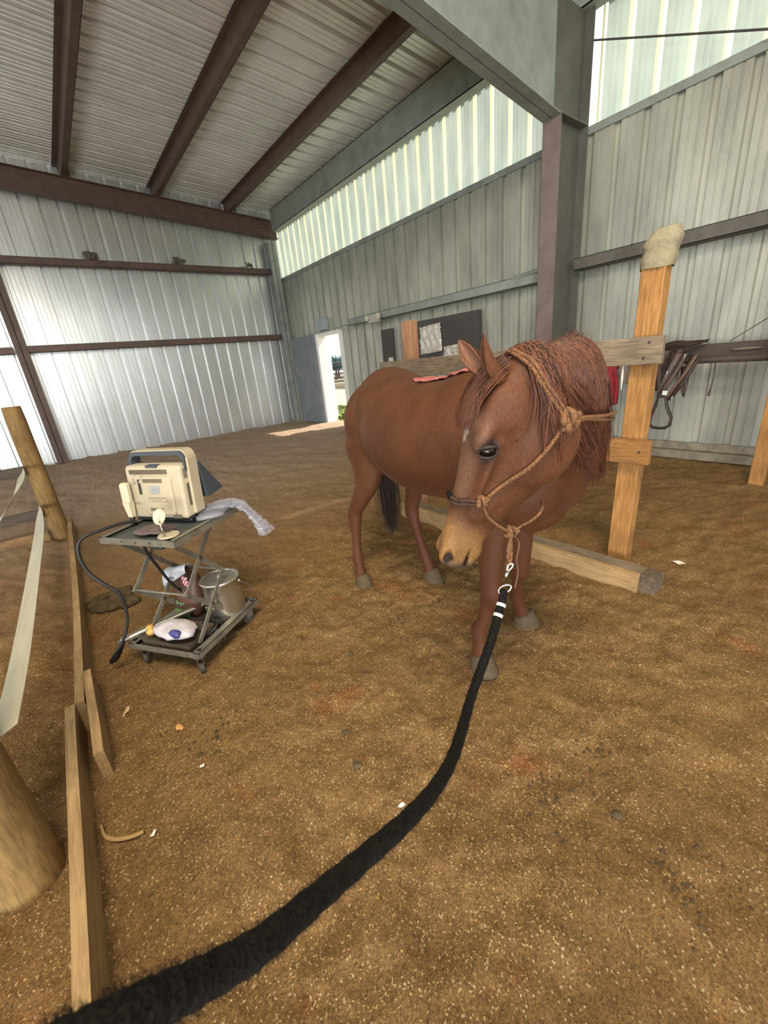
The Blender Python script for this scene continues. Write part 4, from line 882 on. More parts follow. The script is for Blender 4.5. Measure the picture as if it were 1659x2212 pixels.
def bar(p, q_, a, name='arm', w=.026, t=.005, m=None):
    d = np.array([0, q_[0]-p[0], q_[1]-p[1]]); L_ = np.linalg.norm(d); d /= L_; n_ = np.array([0, -d[2], d[1]]); mb = KB()
    P = []
    for x in (a-t/2, a+t/2):
        for (e, f) in ((-.012, -1), (L_+.012, -1), (L_+.012, 1), (-.012, 1)):
            r = np.array([x, p[0], p[1]])+d*e+n_*f*w/2; P.append(tuple(r))
    mb.add(P, [(0, 3, 2, 1), (4, 5, 6, 7), (0, 1, 5, 4), (1, 2, 6, 5), (2, 3, 7, 6), (3, 0, 4, 7)])
    if True:
        for x in (a-t/2-.003, a+t/2):
            pass
    return mb.build('scissor_arm', m or M['cart'], cart)
for a in (.065, .405):
    for (p, q_, da) in (((.09, .715), (.37, .43), 0), ((.37, .715), (.09, .43), .008), ((.09, .43), (.37, .150), 0), ((.37, .43), (.09, .150), .008)):
        arm = bar(p, q_, a+da)
        mb = KB(); mb.lathe([(.009, -.010), (.009, .018)], (a, (p[0]+q_[0])/2, (p[1]+q_[1])/2), 10, axis=0); mb.build('pivot_bolt', M['steel_shiny'], arm, 40)
for b, z in ((.37, .43), (.09, .43), (.09, .715), (.37, .15)):
    mb = KB(); mb.tube([(.055, b, z), (.42, b, z)], .006, 8); mb.build('cross_rod', M['cart'], cart)
mb = KB(); mb.box((.22, .12, .66), (.30, .34, .70), .006); mb.build('motor_box', mat('dark_grease', '#3d3b34', .6, .2, .2, 30, .3, 9), cart)
# scanner -----------------------------------------------------------------
M['beige'] = mat('beige_plastic', '#ab9f86', .5, 0, .05, 120, .1, 12); M['beige_dark'] = mat('dark_beige_plastic', '#9d917b', .55); M['slate_plastic'] = mat('slate_plastic', '#3c4248', .45); M['label'] = mat('grey_label', '#8f9391', .4); M['ink'] = mat('faded_print', '#7d6f5c', .7)  # second beige is a slightly darker plastic for connectors and side latch
B0 = .265
sc_ = empty('ultrasound_machine', K((.235, .33, .755)), 'beige portable ultrasound machine seen from the back, standing on the cart top', 'medical device')
def MK(p):   # machine leans back a little
    y = p[2]-.77; return K((p[0]*.93+.004, B0+p[1]+y*.10, .757+y+.013))
def mbox(a, b, bev=0): m_ = MB(MK); m_.box(a, b, bev); return m_
case = MB(MK)
def rrect(a0, a1, z0, z1, r, n=5):
    out = []
    for (cx_, cz_, st) in ((a1-r, z1-r, 0), (a0+r, z1-r, 1), (a0+r, z0+r, 2), (a1-r, z0+r, 3)):
        for k in range(n+1): t = math.pi/2*(st+k/n); out.append((cx_+r*math.cos(t), cz_+r*math.sin(t)))
    return out
def slab(m_, a0, a1, z0, z1, y0, y1, r, inset=.012):
    R_ = [(rrect(a0+i, a1-i, z0+i, z1-i, r), y) for i, y in ((inset, y0), (inset*.35, y0+inset*.5), (0, y0+inset), (0, y1-inset*.4), (inset*.4, y1))]
    n = len(R_[0][0]); P = [(p[0], y, p[1]) for r_, y in R_ for p in r_]
    F = [(i*n+k, i*n+(k+1) % n, (i+1)*n+(k+1) % n, (i+1)*n+k) for i in range(len(R_)-1) for k in range(n)] + [list(range(n))[::-1], [(len(R_)-1)*n+k for k in range(n)]]
    m_.add(P, F)
slab(case, 0, .40, .775, 1.055, -.0, .115, .022, .014); case_o = case.build('case', M['beige'], sc_, 40)
m_ = MB(MK); slab(m_, .115, .335, .795, 1.005, -.016, .004, .03, .010); m_.build('back_cover', M['beige'], case_o, 40)
def vents(a0, a1, z0, z1, y, n, name='vent'):
    m_ = MB(MK); w = (a1-a0)/n
    for i in range(n): m_.box((a0+i*w, y-.0012, z0), (a0+i*w+w*.5, y+.002, z1))
    return m_.build(name, mat('vent_dark', '#4e4436', .8), case_o)
vents(.04, .315, 1.012, 1.036, -.0012, 34); vents(.145, .285, .972, .992, -.0165, 18); vents(.165, .26, .822, .838, -.0165, 14)
m_ = MB(MK)
for i in range(6): m_.box((.401, .02, .985+i*.009), (.4025, .075, .989+i*.009))
m_.build('side_vent', mat('vent_dark', '#4e4436', .8), case_o)
mbox((.185, -.0185, .915), (.255, -.0155, .955)).build('rating_plate', M['label'], case_o)
for (a0, a1, z) in ((.16, .30, .893), (.17, .285, .888), (.16, .175, .882), (.19, .26, .880), (.285, .30, .882), (.175, .30, .872), (.205, .235, .935), (.06, .085, 1.003), (.11, .14, 1.003), (.035, .075, .860), (.035, .09, .855), (.035, .08, .850)):
    y = (-.0195 if z == .935 else -.0172) if a0 >= .16 and z < .97 else -.0012
    m_ = MB(MK); m_.box((a0, y, z), (a1, y+.001, z+.0022)); m_.build('text_line', M['ink'], case_o)
m_ = MB(MK); m_.box((.085, -.0015, .905), (.108, .002, .985)); m_.build('slot', mat('slot_dark', '#2e2a27', .7), case_o)
for a in (.045, .10):
    m_ = MB(MK); m_.box((a, -.006, .998-.03), (a+.028, .0, .998-.022)); m_.box((a+.01, -.008, .965), (a+.018, 0, .992)); m_.build('connector', M['beige_dark'], case_o)
m_ = MB(MK); m_.box((.30, -.0016, .779), (.36, .002, .800)); m_.build('port', mat('port_dark', '#57503f', .7), case_o)
m_ = MB(MK); m_.box((.4005, .03, .84), (.402, .06, .955)); m_.build('side_port', mat('port_dark', '#57503f', .7), case_o)
m_ = MB(MK); m_.box((.4005, .062, .83), (.408, .085, .945), .002); m_.build('side_latch', M['beige_dark'], case_o)
m_ = MB(MK); m_.box((.165, -.001, 1.045), (.245, .03, 1.0575)); m_.build('top_catch', M['slate_plastic'], case_o)
# handle: outer beige shell and inner dark grip
for (nm, r0, y0, y1, m) in (('handle', 0.0, .050, .110, M['beige']), ('grip', .006, .035, .095, M['slate_plastic'])):
    m_ = MB(MK); out = rrect(.002+r0, .415-r0, .96, 1.125-r0, .045, 8); inn = rrect(.012+r0+.006, .405-r0-.006, .94, 1.112-r0-.006, .036, 8); n = 18
    o_, i_ = out[:n], inn[:n]; P = []
    for (a, z) in o_: P += [(a, y0, z), (a, y1, z)]
    for (a, z) in i_: P += [(a, y0, z), (a, y1, z)]
    # legs down to the case
    F = []
    for k in range(n-1):
        F += [(2*k, 2*k+2, 2*k+3, 2*k+1), (2*n+2*k, 2*n+2*k+1, 2*n+2*k+3, 2*n+2*k+2), (2*k, 2*n+2*k, 2*n+2*k+2, 2*k+2), (2*k+1, 2*k+3, 2*n+2*k+3, 2*n+2*k+1)]
    m_.add(P, F)
    for (a, b) in ((o_[0], i_[0]), (o_[-1], i_[-1])):
        m_.box((min(a[0], b[0]), y0, (.86 if nm == 'handle' else 1.02) if a[0] > .2 else 1.0), (max(a[0], b[0]), y1, max(a[1], b[1])))
    h_ = m_.build(nm, m, sc_, 40)
m_ = MB(MK); m_.box((.398, .045, .79), (.417, .118, 1.085), .006); m_.build('side_bezel', M['beige'], sc_)
m_ = MB(MK); P = [(.01, .118, 1.05), (.425, .118, 1.05), (.425, .27, .865), (.01, .27, .865), (.01, .110, 1.04), (.425, .110, 1.04), (.425, .150, .850), (.01, .150, .850)]
m_.add(P, [(0, 1, 2, 3), (4, 7, 6, 5), (0, 4, 5, 1), (3, 2, 6, 7), (1, 5, 6, 2), (0, 3, 7, 4)]); m_.build('keyboard_lid', M['slate_plastic'], sc_)
m_ = MB(MK); m_.tube([(.02, .04, .766), (.40, .04, .766)], .016, 12); m_.box((.0, .02, .755), (.40, .11, .772), .004); m_.build('stand_foot', M['black'], sc_)
pr_ = MB(MK); pr_.box((-.012, -.045, .865), (.042, -.008, .975), .010)
for k in range(1): pr_.add([(-.010, -.043, .872), (.040, -.043, .872), (.036, -.036, .790), (.006, -.036, .790), (-.010, -.010, .872), (.040, -.010, .872), (.036, -.012, .790), (.006, -.012, .790)], [(0,3,2,1), (4,5,6,7), (0,1,5,4), (1,2,6,5), (2,3,7,6), (3,0,4,7)])
prb = pr_.build('probe_plug', mat('cream_plastic', '#bfb498', .45), sc_)
m_ = MB(MK); m_.box((-.0135, -.034, .915), (-.0115, -.020, .950)); m_.build('green_badge', mat('badge', '#4c8270', .4), prb)
m_ = MB(MK); m_.tube([(.020, -.025, .79), (.022, -.028, .765), (.024, -.03, .745)], [.014, .012, .009], 10); m_.build('strain_relief', M['black'], prb)
# cables
def cable(pts, r, m, label, cat='cable', name='cable', X=K, n=8):
    mb = MB(X); mb.tube(spline(pts, 8), r, n); return tag(mb.build(name, m, None, True), label, cat)
cable([(.045, .24, .762), (.02, .18, .778), (-.015, .08, .778), (-.05, .00, .765), (-.065, -.03, .70), (-.05, -.03, .60), (0, -.01, .52), (.045, .015, .46), (.05, .02, .38), (.04, .01, .28), (.01, -.02, .19), (-.04, -.055, .11), (-.075, -.07, .065), (-.075, -.045, .055), (-.04, -.03, .10), (-.005, -.02, .16)],
      .0085, M['black'], 'black cable looping from the scanner plug down beside the cart')
cable([(.14, .16, .73), (.135, .17, .62), (.12, .22, .50), (.11, .28, .36), (.11, .36, .24), (.12, .43, .17), (.14, .45, .13)], .008, M['black'], 'black cable hanging inside the cart between its scissor arms')
cable([(.10, .16, .745), (.16, .13, .752), (.24, .17, .760), (.27, .23, .765)], .003, M['black'], 'thin black wire lying on the cart top')
# mirror discs on a stem
tk = empty('disc_stand', K((.395, .085, .745)), 'small cream disc on a thin stem with round base on the cart top corner', 'stand')
mb = KB(); mb.lathe([(.05, .7555), (.05, .760), (.047, .763)], (.395, .105, 0), 24); mb.build('base', M['beige'], tk, 40)
mb = KB(); mb.tube([(.40, .075, .762), (.385, .085, .84)], .0045, 8); mb.build('stem', M['steel_shiny'], tk, True)
cc = np.array([.375, .10, .855]); nn_ = np.array([-.05, -.9, .42]); nn_ = nn_/np.linalg.norm(nn_); e1 = np.cross(nn_, (0, 0, 1)); e1 /= np.linalg.norm(e1); e2 = np.cross(nn_, e1)
mb = MB(lambda p: K(cc+e1*p[0]+e2*p[1]+nn_*p[2])); mb.lathe([(.036, -.004), (.040, .0), (.038, .003), (.012, -.008), (.008, .008)], (0, 0, 0), 28); mb.build('disc', mat('cream_disc', '#c9bea2', .3, .1), tk, 40)
# dark cloth pouch on the cart top
def lump(c, r, seed, m, name, label, cat, X=K, amp=.18, n=22, parent=None, flat=None):
    rg = np.random.default_rng(seed); ph = rg.uniform(0, 6.28, 8); mb = MB(X); P = []
    for i in range(n//2+1):
        for k in range(n):
            a = math.pi*i/(n//2); b = 2*math.pi*k/n; d = (math.sin(a)*math.cos(b), math.sin(a)*math.sin(b), math.cos(a))
            s = 1+amp*(math.sin(3*d[0]+ph[0])*math.sin(4*d[1]+ph[1])+.5*math.sin(9*d[0]+5*d[2]+ph[2])*math.sin(8*d[1]+ph[3])+.3*math.sin(17*d[1]+11*d[0]+ph[4]))
            z = d[2]*r[2]*s
            if flat is not None: z = max(z, flat)
            P.append((c[0]+d[0]*r[0]*s, c[1]+d[1]*r[1]*s, c[2]+z))
    F = [(i*n+k, (i+1)*n+k, (i+1)*n+(k+1) % n, i*n+(k+1) % n) for i in range(n//2) for k in range(n)]
    mb.add(P, F); o = mb.build(name, m, parent, True)
    return tag(o, label, cat) if label else o
lump((.27, .155, .762), (.11, .07, .012), 3, mat('plum_cloth', '#5f4f4c', .6, 0, .3, 30, .3, 12), 'cloth_pouch', 'flat dark brown pouch lying on the cart top before the scanner', 'pouch', flat=-.006)
# plastic wrapped cable draping over the far edge of the cart top
def film(name, col, rough=.15, alpha=.45):
    m = bpy.data.materials.new(name); m.use_nodes = True; N = m.node_tree.nodes; L = m.node_tree.links; b = N['Principled BSDF']; b.inputs['Base Color'].default_value = lin(col); b.inputs['Roughness'].default_value = rough
    t = N.new('ShaderNodeBsdfTransparent'); mx = N.new('ShaderNodeMixShader'); mx.inputs[0].default_value = alpha; L.new(t.outputs[0], mx.inputs[1]); L.new(b.outputs[0], mx.inputs[2]); L.new(mx.outputs[0], N['Material Output'].inputs['Surface']); return m
M['film'] = film('clear_film', '#aeb0bd', .15, .34)
wc = empty('wrapped_cable', K((.47, .46, .755)), 'clear plastic sleeve with dark cable draped over the cart edge', 'cable')
cp = [(.33, .40, .775), (.40, .44, .79), (.47, .48, .79), (.52, .515, .765), (.56, .54, .70), (.60, .555, .63), (.62, .56, .585)]
rg = np.random.default_rng(8); P = spline(cp, 8); mb = KB(); n = 14; V_ = []
for i, p in enumerate(P):
    t = i/(len(P)-1); w = .030+.012*math.sin(t*8)+.016*t
    for k in range(n):
        a = 2*math.pi*k/n; q_ = .75+.3*rg.random(); V_.append((p[0]+math.cos(a)*w*q_*(.7+.3*(1-t)), p[1]+math.sin(a)*w*q_, p[2]+math.sin(a+.6)*.018*q_*(1 if t < .55 else .4)))
mb.add(V_, [(i*n+k, i*n+(k+1) % n, (i+1)*n+(k+1) % n, (i+1)*n+k) for i in range(len(P)-1) for k in range(n)]); mb.build('plastic_sleeve', M['film'], wc, False)
mb = KB(); mb.tube(P, .007, 8); mb.build('cable', mat('grey_cable', '#3f3b3a', .5), wc, True)
lump((.42, .40, .762), (.07, .10, .028), 12, M['film'], 'plastic_bag', 'crumpled clear plastic bag lying on the cart top beside the scanner', 'bag', flat=-.006)
# things on the cart base
pot = empty('stock_pot', K((.345, .395, .115)), 'stainless steel lidded pail on the back of the cart base', 'pot')
mb = KB(); mb.lathe([(.100, .116), (.112, .122), (.114, .14), (.109, .20), (.104, .28), (.102, .338), (.106, .345), (.100, .345)], (.345, .395, 0), 40); mb.build('vessel', M['steel_shiny'], pot, 40)
mb = KB(); mb.lathe([(.100, .345), (.110, .346), (.113, .354), (.110, .360), (.100, .359), (.096, .352), (.03, .352), (.012, .354), (.010, .372), (.004, .374)], (.345, .395, 0), 40); mb.build('lid', mat('lid_steel', '#c6c1b2', .25, .8), pot, 40)
mb = KB(); mb.box((.30, .278, .195), (.365, .286, .222), .004); mb.build('plate', M['steel_shiny'], pot)
mb = KB(); mb.tube(spline([(.455, .43, .32), (.475, .47, .28), (.46, .50, .24), (.44, .505, .24)], 6), .003, 6); mb.build('bail', M['steel_shiny'], pot, True)
for a, b in ((.452, .43), (.25, .45)):
    mb = KB(); mb.ball((a, b, .325), .010, 8); mb.build('ear_lug', M['steel_shiny'], pot, True)
fb = empty('feed_bag', K((.12, .36, .115)), 'brown feed bag with folded white top, red checks and green word', 'bag')
M['bagb'] = mat('bag_brown', '#5e4034', .5, 0, .1, 20, .3, 10); M['bagw'] = mat('bag_white', '#c9cdd1', .4)
mb = KB(); n = 24; rows = []
for (z, w, d, off) in ((.116, .075, .055, 0), (.16, .085, .062, 0), (.24, .088, .055, 0), (.32, .092, .042, .005), (.38, .088, .024, .01), (.42, .082, .012, .015)):
    rows.append([(.125+w*np.sign(math.cos(a))*abs(math.cos(a))**.6*(1+.04*math.sin(5*a+z*40)), .365+off+d*np.sign(math.sin(a))*abs(math.sin(a))**.6+.006*math.sin(3*a+z*60), z) for a in [2*math.pi*k/n for k in range(n)]])
mb.add([p for r_ in rows for p in r_], [(i*n+k, i*n+(k+1) % n, (i+1)*n+(k+1) % n, (i+1)*n+k) for i in range(5) for k in range(n)]+[list(range(n))[::-1], [5*n+k for k in range(n)]]); mb.build('sack', M['bagb'], fb, True)
mb = KB(); V_ = []
for i in range(7):
    for j in range(9):
        u, v = i/6, j/8; V_.append((.035+.18*v-.012*u*(1-v), .352-.060*math.sin(u*1.7)+.004*math.sin(v*9), (.425+.035*math.sin(u*3.14)-.105*u*(1-.75*v)+.03*v)))
mb.add(V_, [(i*9+j, (i+1)*9+j, (i+1)*9+j+1, i*9+j+1) for i in range(6) for j in range(8)]); fold = mb.build('folded_top', M['bagw'], fb, True); md = fold.modifiers.new('s', 'SOLIDIFY'); md.thickness = .003
for nm, m, par in (('red_checks', mat('check_red', '#b3202c', .5), 0), ('white_patch', M['bagw'], 1)):
    mb = KB()
    for i in range(4):
        for j in range(5):
            if (i+j) % 2 == par: mb.box((.172+i*.012, .298-.004*i, .345+j*.012), (.184+i*.012, .302-.004*i, .357+j*.012))
    mb.build(nm, m, fb)
mb = KB(); mb.box((.05, .298, .118), (.15, .303, .170), .002); mb.build('green_band', mat('leaf_green', '#5f8a3a', .6), fb)
def text(body, size, loc, rx, parent, m, name, ext=.0006):
    cu = bpy.data.curves.new(name, 'FONT'); cu.body = body; cu.size = size; cu.extrude = ext; cu.materials.append(m)
    tmp = bpy.data.objects.new(name, cu); COL.objects.link(tmp); dg = bpy.context.evaluated_depsgraph_get(); me = bpy.data.meshes.new_from_object(tmp.evaluated_get(dg)); bpy.data.objects.remove(tmp)
    o = bpy.data.objects.new(name, me); COL.objects.link(o); o.parent = parent; o.location = Vector(loc)-world_loc(parent); o.rotation_euler = rx; return o
yaw_u = math.atan2(CU[1], CU[0])
text('Apr', .045, K((.075, .295, .205)), (math.pi/2, 0, yaw_u), fb, mat('green_ink', '#6f9a6a', .6), 'green_lettering')
text('ARTS', .020, K((.085, .284, .385)), (math.pi/2-.35, -.1, yaw_u), fb, mat('dark_ink', '#3c4048', .6), 'dark_lettering')
mb = KB(); mb.tube([(-.025, -.015, .165), (.205, .375, .175)], .019, 16); mb.lathe([(.021, 0), (.021, .004)], (-.025, -.015, .165), 4); o = mb.build('chrome_tube', M['steel_shiny'], None, 40); tag(o, 'shiny metal tube lying slantwise along the cart base', 'tube')
wk = empty('wooden_knob', K((.075, .10, .15)), 'yellow wooden knob standing on the cart base front', 'knob')
mb = KB(); mb.lathe([(.018, .150), (.026, .158), (.027, .172), (.016, .186), (.015, .190), (.018, .196), (.018, .205), (.010, .209)], (.085, .085, 0), 20); mb.build('knob', mat('yellow_wood', '#c79a4c', .5, 0, .1, 30, .25, 20), wk, True)
mb = KB(); mb.tube([(.085, .085, .116), (.085, .085, .152)], .006, 8); mb.build('spike', M['cart'], wk, True)
mb = KB(); n = 4
mb.add([(.09, .03, .117), (.39, .03, .117), (.39, .21, .117), (.09, .21, .117), (.08, .02, .175), (.40, .02, .165), (.40, .22, .165), (.08, .22, .175), (.10, .04, .125), (.38, .04, .125), (.38, .20, .125), (.10, .20, .125)],
       [(3,2,1,0), (0,1,5,4), (1,2,6,5), (2,3,7,6), (3,0,4,7), (8,9,10,11), (4,5,9,8), (5,6,10,9), (6,7,11,10), (7,4,8,11)])
tag(mb.build('metal_tray', mat('dull_tray', '#6d6152', .45, .5, .1, 30, .3, 10)), 'dull metal tray on the cart base under the plastic bag', 'tray')
bag = lump((.235, .115, .182), (.135, .080, .042), 21, None or mat('milky_bag', '#b9b2b4', .3, 0, .3, 25, .2, 14), 'milky_bag', 'milky plastic bag with purple print resting in the metal tray', 'bag', amp=.14, flat=-.012)
lump((.285, .062, .196), (.040, .022, .026), 5, mat('purple_print', '#3c3a70', .4), 'purple_print', None, None, amp=.1, parent=bag)
for s_, (pts, lb) in enumerate((([(.40, .16, .13), (.42, .22, .16), (.38, .27, .15), (.43, .24, .135), (.44, .17, .13), (.39, .25, .17), (.36, .22, .13)], 'tangled black cable on the cart base beside the tray'), ([(.30, .24, .13), (.33, .28, .17), (.36, .25, .14), (.32, .22, .16), (.30, .27, .13)], 'small coil of black cable behind the milky bag'))):
    cable(pts, .006, M['black'], lb)
mb = KB(); mb.box((.42, .03, .1155), (.44, .49, .123)); mb.tube([(.37, .05, .125), (.40, .48, .125)], .006, 6); tag(mb.build('dark_strap', M['black']), 'dark strap lying along the cart base by its long edge', 'strap')
for k, (a, b, r_) in enumerate(((.075, .25, .3), (.11, .27, -.4), (.055, .22, .8))):
    mb = MB(lambda p: K((a+p[0]*math.cos(r_)-p[1]*math.sin(r_), b+p[0]*math.sin(r_)+p[1]*math.cos(r_), p[2]))); mb.add([(-.035, -.006, .145), (0, -.016, .160), (.035, 0, .150), (0, .014, .152), (0, 0, .168)], [(0, 1, 4), (1, 2, 4), (2, 3, 4), (3, 0, 4), (0, 3, 2, 1)])
    tag(mb.build('green_scrap', mat('bright_green', '#7fae3c', .6)), 'bright green scrap lying by the feed bag on the cart base', 'scrap', 'green scraps on the cart base')
# ------------------------------------------------------------------ rope halter, lead rope, cloth on the back
def braid(name, c, c2, s=160):
    m = bpy.data.materials.new(name); m.use_nodes = True; N = m.node_tree.nodes; L = m.node_tree.links; b = N['Principled BSDF']; b.inputs['Roughness'].default_value = .95; b.inputs['Specular IOR Level'].default_value = .15
    g = N.new('ShaderNodeNewGeometry'); v = N.new('ShaderNodeTexVoronoi'); v.inputs['Scale'].default_value = s; L.new(g.outputs['Position'], v.inputs['Vector'])
    rp = N.new('ShaderNodeValToRGB'); rp.color_ramp.elements[0].color = lin(c2); rp.color_ramp.elements[1].color = lin(c); rp.color_ramp.elements[1].position = .6; sp = N.new('ShaderNodeSeparateColor'); L.new(v.outputs['Color'], sp.inputs[0]); L.new(sp.outputs[0], rp.inputs['Fac']); L.new(rp.outputs['Color'], b.inputs['Base Color'])
    bm = N.new('ShaderNodeBump'); bm.inputs['Strength'].default_value = .8; bm.inputs['Distance'].default_value = .002; L.new(v.outputs['Distance'], bm.inputs['Height']); L.new(bm.outputs['Normal'], b.inputs['Normal']); return m
M['rope_tan'] = braid('tan_rope', '#735238', '#4c3522', 300); M['rope_dark'] = braid('dark_rope', '#46342a', '#2c2019', 300); M['rope_black'] = braid('black_rope', '#151310', '#090807', 220)
def side(s, t, w=1, off=.004):      # point on the head surface seen from the side
    o_ = H(s, t, .3*w); q_, nrm, _, d = HB.ray_cast(Vector(o_), Vector(-HW*w))
    if q_ is None: return H(s, t, .05*w)
    return np.array(q_)+HW*w*off*.5+np.array(nrm)*off
def girdle(s, ang, off=.005, tc=-.01):
    dr = HT*math.cos(ang)+HW*math.sin(ang); c = H(s, tc, 0); q_, nrm, _, d = HB.ray_cast(Vector(c+dr*.25), Vector(-dr))
    if q_ is None or d > .26: return c+dr*.06
    return np.array(q_)+np.array(nrm)*off
hal = empty('rope_halter', tuple(H(.2, -.05, .08)), 'tan rope halter with knots tied on the horse head', 'halter')
def rope(name, pts, r, m, n=8, k=6):
    mb = MB(); mb.tube(spline(pts, k), r, n); return mb.build(name, m, hal, True)
def knot(p, r, m, seed=0, e=(HA, HT, HW)):
    mb = MB(); P = []
    for k in range(40):
        a = 2*math.pi*k/40*2; P.append(np.array(p)+e[0]*r*1.15*math.sin(a*1.5+seed)*.9+e[1]*r*.95*math.cos(a)+e[2]*r*.55*math.sin(a*2.5+seed))
    mb.tube(P, r*.42, 8, closed=True); return mb.build('knot', m, hal, True)
lk, rk = side(.353, -.011, 1, .008), side(.353, -.011, -1, .008); ek = side(.086, -.128, 1, .012); tk_ = H(.438, -.146, .015)
nbp = [lk] + [girdle(.358+.022*math.cos(a), a, .006, .0) for a in (1.2, .8, .4, 0, -.4, -.8, -1.2)] + [rk]
rope('noseband', nbp, .0058, M['rope_dark']); rope('noseband', [p+HA*.011 for p in nbp], .0052, M['rope_dark'])
rope('nose_wrap', [girdle(.374, a, .012, 0) for a in (.16, .08, 0, -.08, -.16)], .0075, M['rope_black'])
rope('cheek_rope', [lk] + [side(.353+(.086-.353)*t, -.011+(-.117)*t-.018*math.sin(t*3.14), 1, .006) for t in (.15, .3, .45, .6, .75, .9)] + [ek], .0058, M['rope_tan'])
rope('cheek_rope', [rk] + [side(.353+(.086-.353)*t, -.011+(-.117)*t, -1, .006) for t in (.2, .5, .8)] + [side(.086, -.128, -1, .01)], .0055, M['rope_tan'])
for dd in (0, .011):
    rope('crown_rope', [ek+HA*dd] + [side(s+dd*.8, t+dd*.5, 1, .009) for s, t in ((.06, -.095), (.035, -.060), (.012, -.030), (-.010, -.003))] + [snap_out(H(-.022+dd, .025, .035), .011), snap_out(H(-.026+dd, .034, 0), .011), snap_out(H(-.015+dd, .02, -.05), .01)], .0052, M['rope_tan'])
rope('throat_rope', [lk, side(.385, -.035, 1, .006), side(.405, -.062, 1, .006), H(.425, -.105, .035), tk_], .0052, M['rope_tan'])
rope('throat_rope', [rk, side(.39, -.05, -1, .006), H(.42, -.11, -.02), tk_], .0052, M['rope_tan'])
rope('throat_rope', [tk_, H(.41, -.162, .022), H(.375, -.182, .035), H(.345, -.196, .030), H(.33, -.20, .0)], .004, M['rope_tan'])
knot(lk, .013, M['rope_tan'], .4); knot(tk_, .015, M['rope_tan'], 1.1); knot(ek, .017, M['rope_tan'], .2); knot(ek+HA*.018-HT*.008, .015, M['rope_tan'], 1.9)
te1, te2 = np.array([1.30, .52, 1.25]), np.array([1.295, .522, 1.235])
NB_ = np.array([1.392, .591, 1.229]); NB2 = np.array([1.380, .592, 1.211])
for e_, o_ in ((NB_, 0), (NB2, .012)):
    rope('rope_tail', [ek+np.array([0, 0, -.004-o_])] + [snap_out(ek*(1-t)+e_*t + np.array([-.02, -.03, 0])*math.sin(t*3.14), .010) for t in (.2, .4, .6, .8)] + [snap_out(e_, .012)], .0055, M['rope_tan'])
# lead rope
LD = [(0.918, 0.644, 0.884), (0.908, 0.635, 0.861), (0.876, 0.63, 0.827), (0.865, 0.621, 0.805), (0.846, 0.616, 0.776), (0.81, 0.606, 0.741), (0.764, 0.59, 0.704), (0.703, 0.569, 0.675), (0.612, 0.533, 0.652), (0.515, 0.478, 0.664), (0.416, 0.415, 0.713), (0.307, 0.349, 0.798), (0.214, 0.305, 0.87), (0.131, 0.275, 0.931), (0.064, 0.246, 0.991), (0.008, 0.216, 1.052), (-0.028, 0.201, 1.096), (-0.051, 0.191, 1.129), (-0.071, 0.185, 1.152), (-0.09, 0.183, 1.167)]
LD = [np.array(p) for p in LD]
for dx in (-.012, .0, .012):      # loops hanging from the lower knot to the snap
    rope('hanging_loop', [tk_+np.array([dx*.4, 0, -.01]), tk_*.5+LD[0]*.5+np.array([dx*1.2, dx*.6, 0]), LD[0]+np.array([dx*.8, 0, .0]), LD[1]+np.array([dx*.2, 0, .006])], .0036, M['rope_tan'], 6)
rope('loose_end', [tk_, tk_+np.array([.024, -.01, -.04]), tk_+np.array([.014, -.01, -.09]), tk_+np.array([.022, -.01, -.14]), tk_+np.array([.008, -.01, -.19])], .0022, mat('pale_cord', '#5d4638', .8), 6)
#rope('tail_tip', [H(.268, -.19, .052), H(.285, -.197, .056), H(.305, -.200, .056)], .006, mat('pale_leather', '#7d4a35', .6), 8)
lead = empty('lead_rope', tuple(LD[5]), 'thick black lead rope with bright snap running from the halter to the viewer', 'rope')
sn = mat('bright_snap', '#d8d4cc', .18, .95)
def lm(name, m, sm=True): o = mb.build(name, m, lead, sm); return o
mb = MB(); d_ = (LD[2]-LD[1]); d_ /= np.linalg.norm(d_); ex_ = np.array([.78, -.60, .09]); fz = np.cross(d_, ex_)
A_ = LD[1]-d_*.006; mb.tube(spline([A_, A_+ex_*.008+d_*.006, A_+ex_*.009+d_*.016, A_+ex_*.003+d_*.026, A_+d_*.038], 6), .0030, 8); mb.tube(spline([A_, A_-ex_*.006+d_*.008, A_-ex_*.004+d_*.020, A_+d_*.030], 6), .0036, 8); mb.ball(tuple(A_+d_*.003), .0055, 8); mb.tube([A_+d_*.026, A_+d_*.046], .0048, 10); snp = lm('snap', sn)
mb = MB(); c_ = LD[3]; R_ = [c_+ex_*.017*math.cos(a)*1.05+d_*.015*math.sin(a)*(1.0 if math.sin(a) > 0 else .8) for a in [2*math.pi*k/24 for k in range(24)]]; mb.tube(R_, .0028, 8, closed=True); lm('ring', sn)
mb = MB(); mb.tube(spline([c_+d_*.002, c_+d_*.012, LD[4], LD[5]], 4), [.007, .0095, .0115, .0115, .0115, .0115, .0115, .0115, .0115, .0115, .0115, .0115, .0115], 12); lm('rope_end', M['rope_black'])
def on_rope(i, t): return LD[i]*(1-t)+LD[i+1]*t
for (i, t) in ((4, .25), (4, .85)):
    p = on_rope(i, t); dd = LD[i+1]-LD[i]; dd /= np.linalg.norm(dd); mb = MB(); mb.tube([p-dd*.0045, p+dd*.0045], .0135, 14); lm('white_band', mat('white_tape', '#c9c4b8', .5), 40)
P = spline(LD[4:], 10); mb = MB(); mb.tube(P, [.0118+.0005*math.sin(i*1.3) for i in range(len(P))], 14); lm('rope', M['rope_black'])
